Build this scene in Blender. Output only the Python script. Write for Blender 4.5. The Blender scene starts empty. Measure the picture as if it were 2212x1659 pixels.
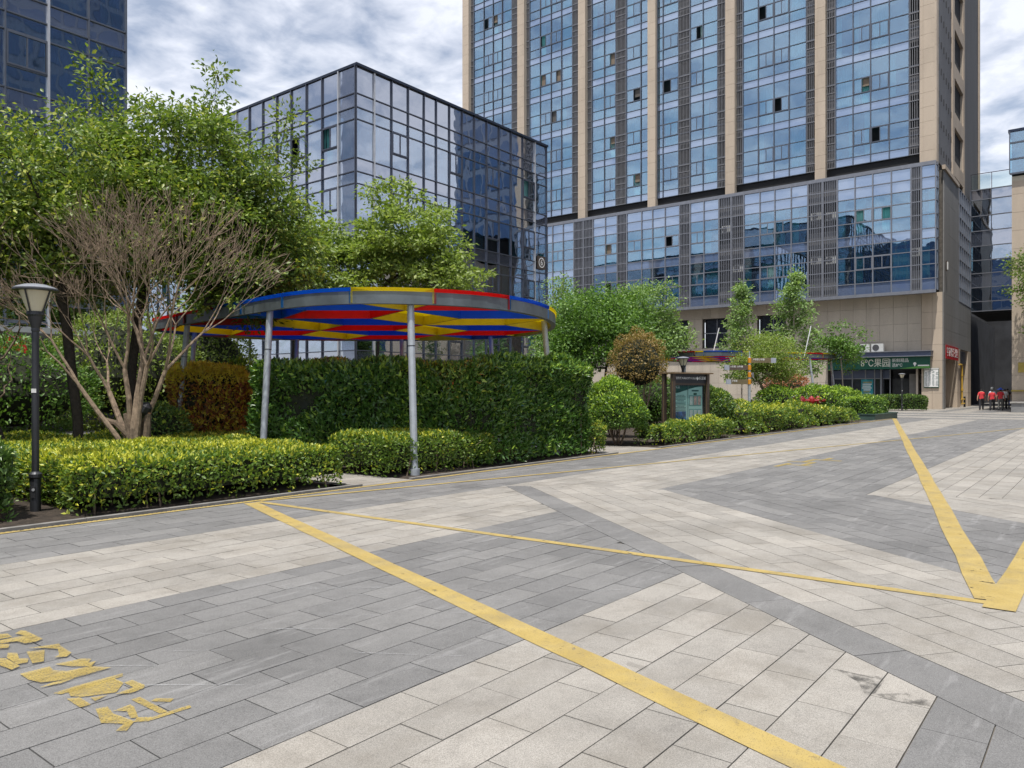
import bpy, math, random
import numpy as np
from mathutils import Vector, Matrix

R = math.radians
random.seed(7)
RNG = np.random.default_rng(11)
SC = bpy.context.scene
COL = SC.collection

# ------------------------------------------------------------------ camera
EYE = 1.55
CA, SA = 0.787, 0.617
_n = math.hypot(CA, SA); CA /= _n; SA /= _n
cam_d = bpy.data.cameras.new('camera')
cam = bpy.data.objects.new('camera', cam_d)
COL.objects.link(cam)
cam.location = (0, 0, EYE)
cam.rotation_euler = (math.pi/2, 0, math.atan2(SA, CA) - math.pi/2)
cam_d.sensor_width = 36
cam_d.lens = 1653/2212*36
cam_d.shift_y = 14.5/2212
cam_d.clip_start = .05
cam_d.clip_end = 3000
SC.camera = cam

# ------------------------------------------------------------------ sky, sun, exposure
SUN = Vector((-.31, -.12, 1.0)).normalized()
world = bpy.data.worlds.new('World'); SC.world = world; world.use_nodes = True
wn = world.node_tree.nodes; wl = world.node_tree.links
wn.clear()
w_out = wn.new('ShaderNodeOutputWorld'); w_bg = wn.new('ShaderNodeBackground')
w_sky = wn.new('ShaderNodeTexSky'); w_sky.sky_type = 'NISHITA'; w_sky.sun_disc = False
w_sky.sun_elevation = math.asin(SUN.z); w_sky.sun_rotation = math.atan2(SUN.x, SUN.y)
w_sky.air_density = 1.0; w_sky.dust_density = 1.2; w_sky.ozone_density = 1.2
w_tc = wn.new('ShaderNodeTexCoord'); w_sep = wn.new('ShaderNodeSeparateXYZ')
wl.new(w_tc.outputs['Generated'], w_sep.inputs[0])
def wmath(op, a, b=None, clamp=False):
    m = wn.new('ShaderNodeMath'); m.operation = op; m.use_clamp = clamp
    for i, v in enumerate((a, b)):
        if v is None: continue
        if isinstance(v, (int, float)): m.inputs[i].default_value = v
        else: wl.new(v, m.inputs[i])
    return m.outputs[0]
zc = wmath('ADD', wmath('MAXIMUM', w_sep.outputs[2], 0.0), 0.16)
cx = wmath('DIVIDE', w_sep.outputs[0], zc); cy = wmath('DIVIDE', w_sep.outputs[1], zc)
w_cmb = wn.new('ShaderNodeCombineXYZ'); wl.new(cx, w_cmb.inputs[0]); wl.new(cy, w_cmb.inputs[1])
def wnoise(scale, detail, rough, w):
    t = wn.new('ShaderNodeTexNoise'); t.inputs['Scale'].default_value = scale
    t.inputs['Detail'].default_value = detail; t.inputs['Roughness'].default_value = rough
    t.inputs['Distortion'].default_value = .25
    v = wn.new('ShaderNodeVectorMath'); v.operation = 'ADD'; v.inputs[1].default_value = (w, w*1.7, w*.3)
    wl.new(w_cmb.outputs[0], v.inputs[0]); wl.new(v.outputs[0], t.inputs['Vector'])
    return t.outputs['Fac']
big = wnoise(1.7, 2, .5, 3.1); fine = wnoise(8.5, 6, .53, 8.3)
dens = wmath('ADD', wmath('MULTIPLY', big, .4), wmath('MULTIPLY', fine, .6))
w_ramp = wn.new('ShaderNodeValToRGB')
w_ramp.color_ramp.elements[0].position = .37; w_ramp.color_ramp.elements[0].color = (0, 0, 0, 1)
w_ramp.color_ramp.elements[1].position = .57; w_ramp.color_ramp.elements[1].color = (1, 1, 1, 1)
wl.new(dens, w_ramp.inputs[0])
# thin veil towards the horizon, where one looks through more cloud
veil = wmath('POWER', wmath('SUBTRACT', 1.0, wmath('MAXIMUM', w_sep.outputs[2], 0.0), True), 6.0)
cover = wmath('MAXIMUM', wmath('ADD', wmath('MULTIPLY', w_ramp.outputs[0], .72), .24), wmath('MULTIPLY', veil, .85))
w_shade = wn.new('ShaderNodeMixRGB')
w_shade.inputs[1].default_value = (6.8, 7.2, 8.3, 1); w_shade.inputs[2].default_value = (9.0, 9.2, 9.8, 1)
wl.new(wnoise(3.0, 5, .55, 21.0), w_shade.inputs[0])
w_mix = wn.new('ShaderNodeMixRGB'); wl.new(cover, w_mix.inputs[0])
wl.new(w_sky.outputs[0], w_mix.inputs[1]); wl.new(w_shade.outputs[0], w_mix.inputs[2])
wl.new(w_mix.outputs[0], w_bg.inputs[0]); w_bg.inputs[1].default_value = .095
wl.new(w_bg.outputs[0], w_out.inputs[0])

sun_d = bpy.data.lights.new('sun', 'SUN'); sun_d.energy = 3.9; sun_d.angle = R(.55); sun_d.color = (1, .96, .90)
sun = bpy.data.objects.new('sun', sun_d); COL.objects.link(sun)
sun.rotation_euler = SUN.to_track_quat('Z', 'Y').to_euler(); sun.location = (0, 0, 80)
SC.view_settings.view_transform = 'Standard'; SC.view_settings.look = 'None'
SC.view_settings.exposure = 0.40; SC.view_settings.gamma = 1.0
SC.view_settings.use_curve_mapping = False
SC.cycles.max_bounces = 8; SC.cycles.transparent_max_bounces = 12
SC.cycles.sample_clamp_indirect = 6.0
SC.cycles.caustics_reflective = False; SC.cycles.caustics_refractive = False

# ------------------------------------------------------------------ materials
MATS = {}
class NT:
    def __init__(s, name):
        s.m = bpy.data.materials.new(name); s.m.use_nodes = True
        s.n = s.m.node_tree.nodes; s.l = s.m.node_tree.links
        s.b = s.n['Principled BSDF']; s.out = s.n['Material Output']
        s.pos = None
    def P(s):
        if s.pos is None: s.pos = s.n.new('ShaderNodeNewGeometry').outputs['Position']
        return s.pos
    def noise(s, scale, detail=3, rough=.55, stretch=None, vec=None):
        t = s.n.new('ShaderNodeTexNoise'); t.inputs['Scale'].default_value = scale
        t.inputs['Detail'].default_value = detail; t.inputs['Roughness'].default_value = rough
        v = vec or s.P()
        if stretch:
            mp = s.n.new('ShaderNodeMapping'); mp.inputs['Scale'].default_value = stretch[:3]
            if len(stretch) > 3: mp.inputs['Rotation'].default_value = (0, 0, stretch[3])
            s.l.new(v, mp.inputs[0]); v = mp.outputs[0]
        s.l.new(v, t.inputs['Vector'])
        return t.outputs['Fac']
    def ramp(s, fac, stops):
        r = s.n.new('ShaderNodeValToRGB'); e = r.color_ramp.elements
        while len(e) < len(stops): e.new(.5)
        for i, (p, c) in enumerate(stops):
            e[i].position = p
            e[i].color = (c, c, c, 1) if isinstance(c, (int, float)) else (*c, 1)
        s.l.new(fac, r.inputs[0]); return r.outputs[0]
    def mix(s, fac, a, b, blend='MIX'):
        m = s.n.new('ShaderNodeMixRGB'); m.blend_type = blend
        for i, v in enumerate((fac, a, b)):
            if isinstance(v, (int, float)): m.inputs[i].default_value = v if i == 0 else (v, v, v, 1)
            elif isinstance(v, tuple): m.inputs[i].default_value = (*v, 1)
            else: s.l.new(v, m.inputs[i])
        return m.outputs[0]
    def math(s, op, a, b=None, clamp=False):
        m = s.n.new('ShaderNodeMath'); m.operation = op; m.use_clamp = clamp
        for i, v in enumerate((a, b)):
            if v is None: continue
            if isinstance(v, (int, float)): m.inputs[i].default_value = v
            else: s.l.new(v, m.inputs[i])
        return m.outputs[0]
    def attr(s, name):
        a = s.n.new('ShaderNodeAttribute'); a.attribute_name = name; return a.outputs['Fac']
    def bump(s, h, dist, strength=1.0):
        b = s.n.new('ShaderNodeBump'); b.inputs['Distance'].default_value = dist
        b.inputs['Strength'].default_value = strength
        s.l.new(h, b.inputs['Height']); s.l.new(b.outputs[0], s.b.inputs['Normal']); return b.outputs[0]
    def set(s, color=None, rough=.6, metal=0, spec=.5):
        if color is not None:
            if isinstance(color, tuple): s.b.inputs['Base Color'].default_value = (*color, 1)
            else: s.l.new(color, s.b.inputs['Base Color'])
        if isinstance(rough, (int, float)): s.b.inputs['Roughness'].default_value = rough
        else: s.l.new(rough, s.b.inputs['Roughness'])
        s.b.inputs['Metallic'].default_value = metal
        s.b.inputs['Specular IOR Level'].default_value = spec
        return s

def plain(name, c, rough=.55, metal=0, var=.12, scale=3.0, spec=.5, bump=0):
    t = NT(name)
    f = t.noise(scale, 4)
    lo = tuple(v*(1-var) for v in c); hi = tuple(min(1, v*(1+var)) for v in c)
    t.set(t.ramp(f, [(.3, lo), (.7, hi)]), rough, metal, spec)
    if bump: t.bump(t.noise(scale*12, 3), bump)
    MATS[name] = t.m; return t.m

def paving(name, base, tint, streak):
    t = NT(name)
    r = t.attr('rnd')
    c = t.ramp(r, [(0, tuple(v*.90 for v in base)), (.5, base), (1, tuple(v*1.07 for v in tint))])
    sp = t.ramp(t.noise(210, 2, .7), [(.36, .66), (.5, 1.0), (.66, 1.28)])
    c = t.mix(1.0, c, sp, 'MULTIPLY')
    st = t.ramp(t.noise(.9, 5, .62), [(.30, .80), (.52, 1.0), (.72, 1.07)])
    c = t.mix(1.0, c, st, 'MULTIPLY')
    dirt = t.ramp(t.noise(6.5, 6, .7), [(.34, .84), (.5, 1.0)])
    c = t.mix(.75, c, dirt, 'MULTIPLY')
    if streak:
        sc = t.ramp(t.noise(2.2, 5, .72, (.45, 3.4, 1, .35)), [(.56, 0.0), (.70, 1.0)])
        c = t.mix(t.math('MULTIPLY', sc, .42), c, (.34, .335, .33))
    else:
        c = t.mix(t.math('MULTIPLY', t.ramp(t.noise(1.7, 6, .68), [(.46, 0.0), (.70, 1.0)]), .38), c, (.15, .13, .10))
        spt = t.ramp(t.noise(3.1, 3, .5), [(.715, 0.0), (.74, 1.0)])
        c = t.mix(t.math('MULTIPLY', spt, .35), c, (.12, .11, .095))
    t.set(c, t.ramp(t.noise(2, 3), [(.3, .62), (.7, .85)]), 0, .35)
    t.bump(t.noise(180, 2, .6), .0025, .5)
    MATS[name] = t.m

paving('paver_dark', (.172, .169, .165), (.186, .182, .176), True)
paving('paver_light', (.305, .286, .257), (.320, .298, .266), False)
plain('grout', (.125, .112, .095), .95, var=.3, scale=4)
plain('soil', (.060, .045, .033), 1, var=.5, scale=9, bump=.03)
plain('kerb_stone', (.34, .325, .30), .85, var=.2, scale=6)
plain('kerb_edge', (.20, .19, .175), .9, var=.25, scale=6)
plain('iron', (.030, .031, .033), .55, .3, var=.3)
plain('earth', (.20, .19, .175), .9, var=.2, scale=.3)

t = NT('yellow_paint')   # worn road paint: bare patches let the stone show
y = t.ramp(t.noise(3.5, 5, .6), [(.3, (.35, .255, .078)), (.7, (.43, .325, .12))])
y = t.mix(t.ramp(t.noise(26, 4, .7), [(.56, 0.0), (.72, .55)]), y, (.16, .13, .08))
y = t.mix(t.ramp(t.noise(2.3, 6, .7), [(.46, 0.0), (.70, .6)]), y, (.24, .20, .12))
t.set(y, .7, 0, .3)
tr = t.n.new('ShaderNodeBsdfTransparent'); mx = t.n.new('ShaderNodeMixShader')
bare = t.math('MAXIMUM', t.ramp(t.noise(7.5, 6, .72), [(.63, 0.0), (.68, 1.0)]), t.ramp(t.noise(150, 2), [(.60, 0.0), (.70, .7)]))
t.l.new(bare, mx.inputs[0]); t.l.new(t.b.outputs[0], mx.inputs[1]); t.l.new(tr.outputs[0], mx.inputs[2])
t.l.new(mx.outputs[0], t.out.inputs[0]); MATS['yellow_paint'] = t.m
t = NT('worn_letter_paint')
y = t.ramp(t.noise(5, 5, .6), [(.3, (.34, .25, .07)), (.7, (.45, .34, .10))]); t.set(y, .75, 0, .3)
tr = t.n.new('ShaderNodeBsdfTransparent'); mx = t.n.new('ShaderNodeMixShader')
bare = t.math('MAXIMUM', t.ramp(t.noise(16, 6, .8, (.7, 1.8, 1, .3)), [(.48, .16), (.72, .9)]), t.ramp(t.noise(120, 2), [(.46, .12), (.68, .85)]))
t.l.new(bare, mx.inputs[0]); t.l.new(t.b.outputs[0], mx.inputs[1]); t.l.new(tr.outputs[0], mx.inputs[2])
t.l.new(mx.outputs[0], t.out.inputs[0]); MATS['worn_letter_paint'] = t.m
t = NT('wet_stain'); t.set((.045, .042, .036), .35)
tr = t.n.new('ShaderNodeBsdfTransparent'); mx = t.n.new('ShaderNodeMixShader')
t.l.new(t.ramp(t.noise(14, 5, .7), [(.34, .45), (.58, 1.0)]), mx.inputs[0])
t.l.new(t.b.outputs[0], mx.inputs[1]); t.l.new(tr.outputs[0], mx.inputs[2]); t.l.new(mx.outputs[0], t.out.inputs[0])
MATS['wet_stain'] = t.m
t = NT('scuff'); t.set((.42, .42, .42), .8)
tr = t.n.new('ShaderNodeBsdfTransparent'); mx = t.n.new('ShaderNodeMixShader')
t.l.new(t.ramp(t.noise(30, 4, .7), [(.35, .45), (.6, .95)]), mx.inputs[0])
t.l.new(t.b.outputs[0], mx.inputs[1]); t.l.new(tr.outputs[0], mx.inputs[2]); t.l.new(mx.outputs[0], t.out.inputs[0])
MATS['scuff'] = t.m

def stone(name, base, sc=1.0):
    t = NT(name)
    c = t.ramp(t.noise(60*sc, 3, .7), [(.3, tuple(v*.72 for v in base)), (.5, base), (.7, tuple(min(1, v*1.2) for v in base))])
    oi = t.n.new('ShaderNodeObjectInfo')
    tone = t.ramp(t.math('ADD', t.math('MULTIPLY', oi.outputs['Random'], .5), t.math('MULTIPLY', t.attr('rnd'), .5)), [(0, .93), (.5, 1.04)])
    c = t.mix(1, c, tone, 'MULTIPLY')
    c = t.mix(.7, c, t.ramp(t.noise(.5, 5, .65, (1, 1, .25)), [(.35, .78), (.6, 1.0)]), 'MULTIPLY')
    t.set(c, .72, 0, .35); MATS[name] = t.m
stone('beige_stone', (.52, .43, .335)); stone('grey_stone', (.50, .44, .365)); stone('dull_panel', (.15, .15, .155), .3); stone('shaded_side_stone', (.25, .247, .24), .4)  # south-side stone is a greyer copy, part of its shade put into the colour

def glass(name, refl, tint, base_fac, wav=.006, wscale=.55):
    t = NT(name)
    n = t.noise(wscale, 2, .4)
    bp = t.n.new('ShaderNodeBump'); bp.inputs['Distance'].default_value = wav*4; bp.inputs['Strength'].default_value = 1.0
    t.l.new(n, bp.inputs['Height'])
    g = t.n.new('ShaderNodeBsdfGlossy'); g.inputs['Roughness'].default_value = .012
    g.inputs['Color'].default_value = (*refl, 1); t.l.new(bp.outputs[0], g.inputs['Normal'])
    tr = t.n.new('ShaderNodeBsdfTransparent'); tr.inputs['Color'].default_value = (*tint, 1)
    lw = t.n.new('ShaderNodeLayerWeight'); lw.inputs['Blend'].default_value = .5
    fac = t.math('ADD', t.math('MULTIPLY', t.math('POWER', lw.outputs['Facing'], 5.0), .85), base_fac, True)
    mx = t.n.new('ShaderNodeMixShader'); t.l.new(fac, mx.inputs[0])
    t.l.new(tr.outputs[0], mx.inputs[1]); t.l.new(g.outputs[0], mx.inputs[2]); t.l.new(mx.outputs[0], t.out.inputs[0])
    t.n.remove(t.b); MATS[name] = t.m
glass('tower_glass', (.66, .80, .96), (.60, .84, .90), .33, .0012)
glass('office_glass', (.84, .89, 1.0), (.50, .66, .72), .42, .0028)
glass('clear_glass', (.9, .95, 1), (.90, .95, .94), .05, .001)
def spandrel(name, refl, base, fac, wav=.004):
    t = NT(name); t.set(base, .5)
    n = t.noise(.55, 2, .4); bp = t.n.new('ShaderNodeBump'); bp.inputs['Distance'].default_value = wav*4
    t.l.new(n, bp.inputs['Height'])
    g = t.n.new('ShaderNodeBsdfGlossy'); g.inputs['Roughness'].default_value = .015
    g.inputs['Color'].default_value = (*refl, 1); t.l.new(bp.outputs[0], g.inputs['Normal'])
    lw = t.n.new('ShaderNodeLayerWeight'); lw.inputs['Blend'].default_value = .5
    mx = t.n.new('ShaderNodeMixShader'); t.l.new(t.math('ADD', t.math('MULTIPLY', t.math('POWER', lw.outputs['Facing'], 5.0), .85), fac, True), mx.inputs[0])
    t.l.new(t.b.outputs[0], mx.inputs[1]); t.l.new(g.outputs[0], mx.inputs[2]); t.l.new(mx.outputs[0], t.out.inputs[0])
    MATS[name] = t.m
spandrel('tower_spandrel', (.72, .84, 1.0), (.12, .16, .26), .42, .0012)
spandrel('office_spandrel', (.86, .90, 1.0), (.05, .06, .085), .46, .0028)
plain('mullion', (.12, .135, .165), .4, .5, var=.1)
plain('office_mullion', (.095, .105, .135), .4, .6, var=.1)
plain('podium_mullion', (.22, .23, .26), .45, .4, var=.1)
plain('pale_metal', (.55, .56, .58), .4, .5, var=.08)
plain('louver', (.20, .20, .21), .5, .3, var=.12)
plain('louver_dark', (.028, .028, .030), .7, var=.2)
plain('interior', (.035, .036, .038), .9, var=.5, scale=.6)
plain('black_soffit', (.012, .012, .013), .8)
plain('coping', (.02, .03, .055), .4, .4)
t = NT('curtain')
oi = t.n.new('ShaderNodeObjectInfo')
c = t.ramp(oi.outputs['Random'], [(0, (.16, .48, .47)), (.35, (.10, .38, .37)), (.6, (.42, .60, .60)), (.8, (.20, .50, .48)), (1, (.5, .58, .55))])
t.set(c, .9); MATS['curtain'] = t.m
plain('brown_panel', (.20, .155, .11), .7)
plain('roller_blind', (.10, .09, .08), .8)
plain('dark_steel', (.045, .047, .052), .42, .5, var=.2)
plain('pole_steel', (.40, .43, .46), .45, .35, var=.12, scale=7)
plain('ring_steel', (.12, .14, .15), .45, .35, var=.25, scale=2.5)
plain('white_paint', (.72, .73, .74), .4, var=.05)
plain('lamp_cream', (.60, .55, .40), .35, var=.05)
plain('lamp_cap', (.30, .31, .34), .4, .4)
plain('ac_white', (.56, .57, .56), .45, var=.04)
plain('ac_fan', (.06, .06, .065), .6)
plain('bronze', (.085, .064, .050), .45, .35, var=.2)
plain('bronze_light', (.22, .15, .085), .45, .4, var=.2)
plain('poster_mint', (.46, .66, .62), .35, var=.05)
plain('poster_teal', (.18, .36, .34), .4, var=.05)
plain('poster_green', (.012, .075, .052), .4)
plain('poster_blue', (.02, .10, .30), .4, var=.8, scale=7)
plain('poster_pink', (.55, .33, .29), .5, var=.3, scale=14)
plain('paper', (.62, .62, .60), .6, var=.15, scale=20)
plain('print_ink', (.03, .09, .09), .6)
plain('print_white', (.80, .80, .78), .6, var=.02)
plain('sign_green', (.010, .085, .055), .4, var=.08)
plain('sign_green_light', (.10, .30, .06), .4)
plain('sign_letter', (.72, .72, .62), .5, var=.03)
plain('sign_red', (.50, .018, .022), .5, var=.08)
plain('sign_teal', (.02, .23, .28), .4, var=.3, scale=3)
plain('fascia_blue', (.085, .105, .17), .45, .3, var=.08)
plain('orange_band', (.62, .25, .012), .5, var=.06)
plain('arrow_brown', (.095, .068, .050), .5, .2)
plain('arrow_bronze', (.16, .125, .065), .5, .2)
plain('arrow_tip', (.35, .37, .42), .45, .3)
plain('hydrant_red', (.28, .010, .012), .35, var=.1)
plain('gas_yellow', (.58, .36, .05), .5, var=.1)
plain('planter_green', (.045, .085, .07), .6, var=.2)
plain('planter_stone', (.22, .22, .22), .7)
plain('brass', (.40, .30, .07), .4, .4)
plain('grey_plaster', (.20, .195, .19), .85)
plain('dark_glass_plain', (.03, .035, .045), .12, var=.2, spec=.8)
plain('block_frame', (.16, .21, .30), .6, var=.1)
plain('block_pane', (.07, .13, .26), .25, var=.25, scale=.2)
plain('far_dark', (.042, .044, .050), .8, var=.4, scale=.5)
plain('bark_dark', (.060, .048, .038), .95, var=.35, scale=18, bump=.02)
plain('bark_brown', (.17, .125, .085), .95, var=.35, scale=22, bump=.012)
plain('bark_pale', (.36, .31, .25), .9, var=.3, scale=20)
plain('twig_pale', (.265, .195, .135), .95, var=.4, scale=14, bump=.008)
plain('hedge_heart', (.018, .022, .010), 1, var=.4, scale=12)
plain('cut_wood', (.40, .22, .10), .9, var=.3, scale=25)
plain('black_cloth', (.010, .010, .012), .6, bump=.02)

def trans_panel(name, c):
    t = NT(name); t.set(c, .35, 0, .4)
    tl = t.n.new('ShaderNodeBsdfTranslucent'); tl.inputs['Color'].default_value = (*[min(1, v*1.25+.01) for v in c], 1)
    tr = t.n.new('ShaderNodeBsdfTransparent'); tr.inputs['Color'].default_value = (*[min(1, v*1.2+.02) for v in c], 1)
    m1 = t.n.new('ShaderNodeMixShader'); m1.inputs[0].default_value = .6
    t.l.new(t.b.outputs[0], m1.inputs[1]); t.l.new(tl.outputs[0], m1.inputs[2])
    m2 = t.n.new('ShaderNodeMixShader'); m2.inputs[0].default_value = .58
    t.l.new(m1.outputs[0], m2.inputs[1]); t.l.new(tr.outputs[0], m2.inputs[2])
    t.l.new(m2.outputs[0], t.out.inputs[0]); MATS[name] = t.m
trans_panel('roof_red', (.62, .025, .02)); trans_panel('roof_yellow', (.66, .56, .02)); trans_panel('roof_blue', (.01, .17, .56))
plain('fin_red', (.48, .03, .03), .5, var=.12); plain('fin_yellow', (.52, .45, .06), .5, var=.12); plain('fin_blue', (.012, .15, .42), .5, var=.12)

def leaf(name, dark, mid, light, young=None, gloss=.42, trans=.32):
    t = NT(name)
    c = t.ramp(t.attr('rnd'), [(0, dark), (.55, mid), (1, light)])
    if young: c = t.mix(t.attr('young'), c, young)
    t.set(c, gloss, 0, .45)
    tl = t.n.new('ShaderNodeBsdfTranslucent')
    t.l.new(t.mix(1, c, (1.25, 1.35, .6), 'MULTIPLY'), tl.inputs['Color'])
    mx = t.n.new('ShaderNodeMixShader'); mx.inputs[0].default_value = trans
    t.l.new(t.b.outputs[0], mx.inputs[1]); t.l.new(tl.outputs[0], mx.inputs[2]); t.l.new(mx.outputs[0], t.out.inputs[0])
    MATS[name] = t.m
leaf('leaf_hedge', (0.067, 0.116, 0.020), (0.139, 0.237, 0.037), (0.277, 0.363, 0.063), (0.687, 0.665, 0.076))
leaf('leaf_laurel', (0.038, 0.090, 0.018), (0.069, 0.156, 0.028), (0.151, 0.264, 0.052), (0.328, 0.480, 0.069), .28, .16)
leaf('leaf_shrub', (0.045, 0.094, 0.023), (0.091, 0.168, 0.037), (0.189, 0.288, 0.069), (0.454, 0.552, 0.081), .34, .22)
leaf('leaf_tree', (0.072, 0.121, 0.028), (0.161, 0.242, 0.048), (0.311, 0.378, 0.089), (0.488, 0.504, 0.101), .42, .34)
leaf('leaf_tree_deep', (0.063, 0.138, 0.032), (0.126, 0.240, 0.046), (0.227, 0.360, 0.075), None, .46, .32)
leaf('leaf_airy', (0.133, 0.197, 0.045), (0.244, 0.328, 0.076), (0.410, 0.474, 0.152), None, .5, .40)
leaf('leaf_ginkgo', (0.133, 0.222, 0.076), (0.244, 0.363, 0.127), (0.377, 0.504, 0.202), None, .5, .36)
leaf('leaf_ball', (0.050, 0.108, 0.021), (0.101, 0.198, 0.034), (0.189, 0.300, 0.052), (0.479, 0.660, 0.069), .38, .24)
leaf('leaf_gold', (0.164, 0.120, 0.040), (0.302, 0.210, 0.069), (0.454, 0.336, 0.127), None, .55, .3)
leaf('leaf_red', (0.126, 0.084, 0.029), (0.353, 0.132, 0.052), (0.655, 0.288, 0.069), (0.850, 0.744, 0.092), .4, .3)
leaf('leaf_rust', (0.277, 0.108, 0.057), (0.454, 0.180, 0.103), (0.580, 0.300, 0.149), None, .5, .3)
def cloth(name, c): plain(name, c, .85, var=.18, scale=18)
for nm, c in dict(shirt_red=(.60, .04, .05), shirt_pale=(.50, .56, .68), shirt_white=(.66, .66, .66), shirt_dark=(.075, .065, .055),
                  trousers_dark=(.022, .022, .026), trousers_grey=(.13, .13, .125), trousers_blue=(.03, .06, .22), skin=(.42, .25, .17),
                  hair=(.014, .012, .011), shoe=(.015, .015, .016), hat_blue=(.03, .09, .48), helmet_grey=(.22, .23, .23)).items(): cloth(nm, c)

# ------------------------------------------------------------------ mesh helpers
def make_mesh(name, V, F, mats, fm=None, rnd=None, young=None, smooth=False):
    me = bpy.data.meshes.new(name)
    V = np.asarray(V, dtype=np.float32)
    if isinstance(F, np.ndarray):
        nf, k = F.shape
        me.vertices.add(len(V)); me.vertices.foreach_set('co', V.ravel())
        me.loops.add(nf*k); me.loops.foreach_set('vertex_index', F.astype(np.int32).ravel())
        me.polygons.add(nf); me.polygons.foreach_set('loop_start', np.arange(0, nf*k, k, dtype=np.int32))
        me.polygons.foreach_set('loop_total', np.full(nf, k, dtype=np.int32))
    else:
        me.from_pydata([tuple(map(float, v)) for v in V], [], F); nf = len(F)
    for m in mats: me.materials.append(MATS[m])
    if fm is not None: me.polygons.foreach_set('material_index', np.asarray(fm, dtype=np.int32))
    if smooth: me.polygons.foreach_set('use_smooth', np.ones(nf, dtype=bool))
    for nm, arr in (('rnd', rnd), ('young', young)):
        if arr is not None:
            a = me.attributes.new(nm, 'FLOAT', 'FACE'); a.data.foreach_set('value', np.asarray(arr, dtype=np.float32))
    me.update(calc_edges=True); me.validate(); return me

def link(name, data, parent=None, loc=None, rz=None, scale=None):
    o = bpy.data.objects.new(name, data); COL.objects.link(o)
    if parent is not None: o.parent = parent
    if loc is not None: o.location = loc
    if rz is not None: o.rotation_euler = (0, 0, rz)
    if scale is not None: o.scale = scale
    return o
def tag(o, label=None, cat=None, group=None, kind=None):
    if label: o['label'] = label
    if cat: o['category'] = cat
    if group: o['group'] = group
    if kind: o['kind'] = kind
    return o
def thing(name, label, cat, loc=(0, 0, 0), rz=0, group=None):
    o = link(name, None, None, loc, rz); o.empty_display_size = .1
    return tag(o, label, cat, group)

class MB:
    def __init__(s): s.v = []; s.f = []; s.m = []; s.r = []; s.mats = []
    def mi(s, mat):
        if mat not in s.mats: s.mats.append(mat)
        return s.mats.index(mat)
    def add(s, verts, faces, mat, r=None):
        b = len(s.v); i = s.mi(mat); r = random.random() if r is None else r
        s.v.extend(verts)
        for f in faces: s.f.append([b+k for k in f]); s.m.append(i); s.r.append(r)
    def box(s, c, d, mat, yaw=0, r=None, tilt=0, bottom=True):
        hx, hy, hz = d[0]/2, d[1]/2, d[2]/2
        ca, sa = math.cos(yaw), math.sin(yaw); vs = []
        for z in (-hz, hz):
            for x, y in ((-hx, -hy), (hx, -hy), (hx, hy), (-hx, hy)):
                zz = z; yy = y
                if tilt: yy, zz = y*math.cos(tilt)-z*math.sin(tilt), y*math.sin(tilt)+z*math.cos(tilt)
                vs.append((c[0]+x*ca-yy*sa, c[1]+x*sa+yy*ca, c[2]+zz))
        fs = [(4, 5, 6, 7), (0, 1, 5, 4), (1, 2, 6, 5), (2, 3, 7, 6), (3, 0, 4, 7)]
        if bottom: fs.append((3, 2, 1, 0))
        s.add(vs, fs, mat, r); return s
    def prism(s, poly, z0, z1, mat, r=None, bottom=False):
        n = len(poly)
        vs = [(x, y, z0) for x, y in poly] + [(x, y, z1) for x, y in poly]
        fs = [tuple(range(n, 2*n))] + [(i, (i+1) % n, n+(i+1) % n, n+i) for i in range(n)]
        if bottom: fs.append(tuple(range(n-1, -1, -1)))
        s.add(vs, fs, mat, r); return s
    def tube(s, pts, rad, mat, n=10, caps=True):
        pts = [Vector(p) for p in pts]; rad = rad if isinstance(rad, (list, tuple)) else [rad]*len(pts)
        rings = []; ref = None
        for i, p in enumerate(pts):
            a = pts[max(0, i-1)]; b = pts[min(len(pts)-1, i+1)]; d = (b-a).normalized()
            if ref is None: ref = Vector((1, 0, 0)) if abs(d.x) < .9 else Vector((0, 1, 0))
            u = (ref - d*ref.dot(d)).normalized(); w = d.cross(u); ref = u
            rings.append([tuple(p + (u*math.cos(2*math.pi*k/n) + w*math.sin(2*math.pi*k/n))*rad[i]) for k in range(n)])
        vs = [v for r_ in rings for v in r_]; fs = []
        for i in range(len(pts)-1):
            for k in range(n): fs.append((i*n+k, i*n+(k+1) % n, (i+1)*n+(k+1) % n, (i+1)*n+k))
        if caps: fs.append(tuple(range(n-1, -1, -1))); fs.append(tuple((len(pts)-1)*n+k for k in range(n)))
        s.add(vs, fs, mat); return s
    def lathe(s, prof, mat, n=20, c=(0, 0)):
        vs = []; fs = []
        for r_, z in prof:
            for k in range(n): a = 2*math.pi*k/n; vs.append((c[0]+r_*math.cos(a), c[1]+r_*math.sin(a), z))
        for i in range(len(prof)-1):
            for k in range(n): fs.append((i*n+k, i*n+(k+1) % n, (i+1)*n+(k+1) % n, (i+1)*n+k))
        fs.append(tuple(range(n-1, -1, -1))); fs.append(tuple((len(prof)-1)*n+k for k in range(n)))
        s.add(vs, fs, mat); return s
    def build(s, name, parent=None, loc=None, rz=None, smooth=False):
        me = make_mesh(name, np.array(s.v), s.f, s.mats, s.m, s.r, None, False)
        if smooth: me.shade_smooth() if hasattr(me, 'shade_smooth') else None
        return link(name, me, parent, loc, rz)
def part(name, parent, fn, loc=None, rz=None, kind=None):
    m = MB(); fn(m); o = m.build(name, parent, loc, rz)
    if kind: o['kind'] = kind
    return o
def boxpart(name, parent, c, d, mat, yaw=0, kind=None):
    return part(name, parent, lambda m: m.box(c, d, mat, yaw), None, None, kind)
def copy_tree(o, parent=None):
    c = o.copy(); COL.objects.link(c); c.parent = parent
    for ch in o.children: copy_tree(ch, c)
    return c

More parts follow.
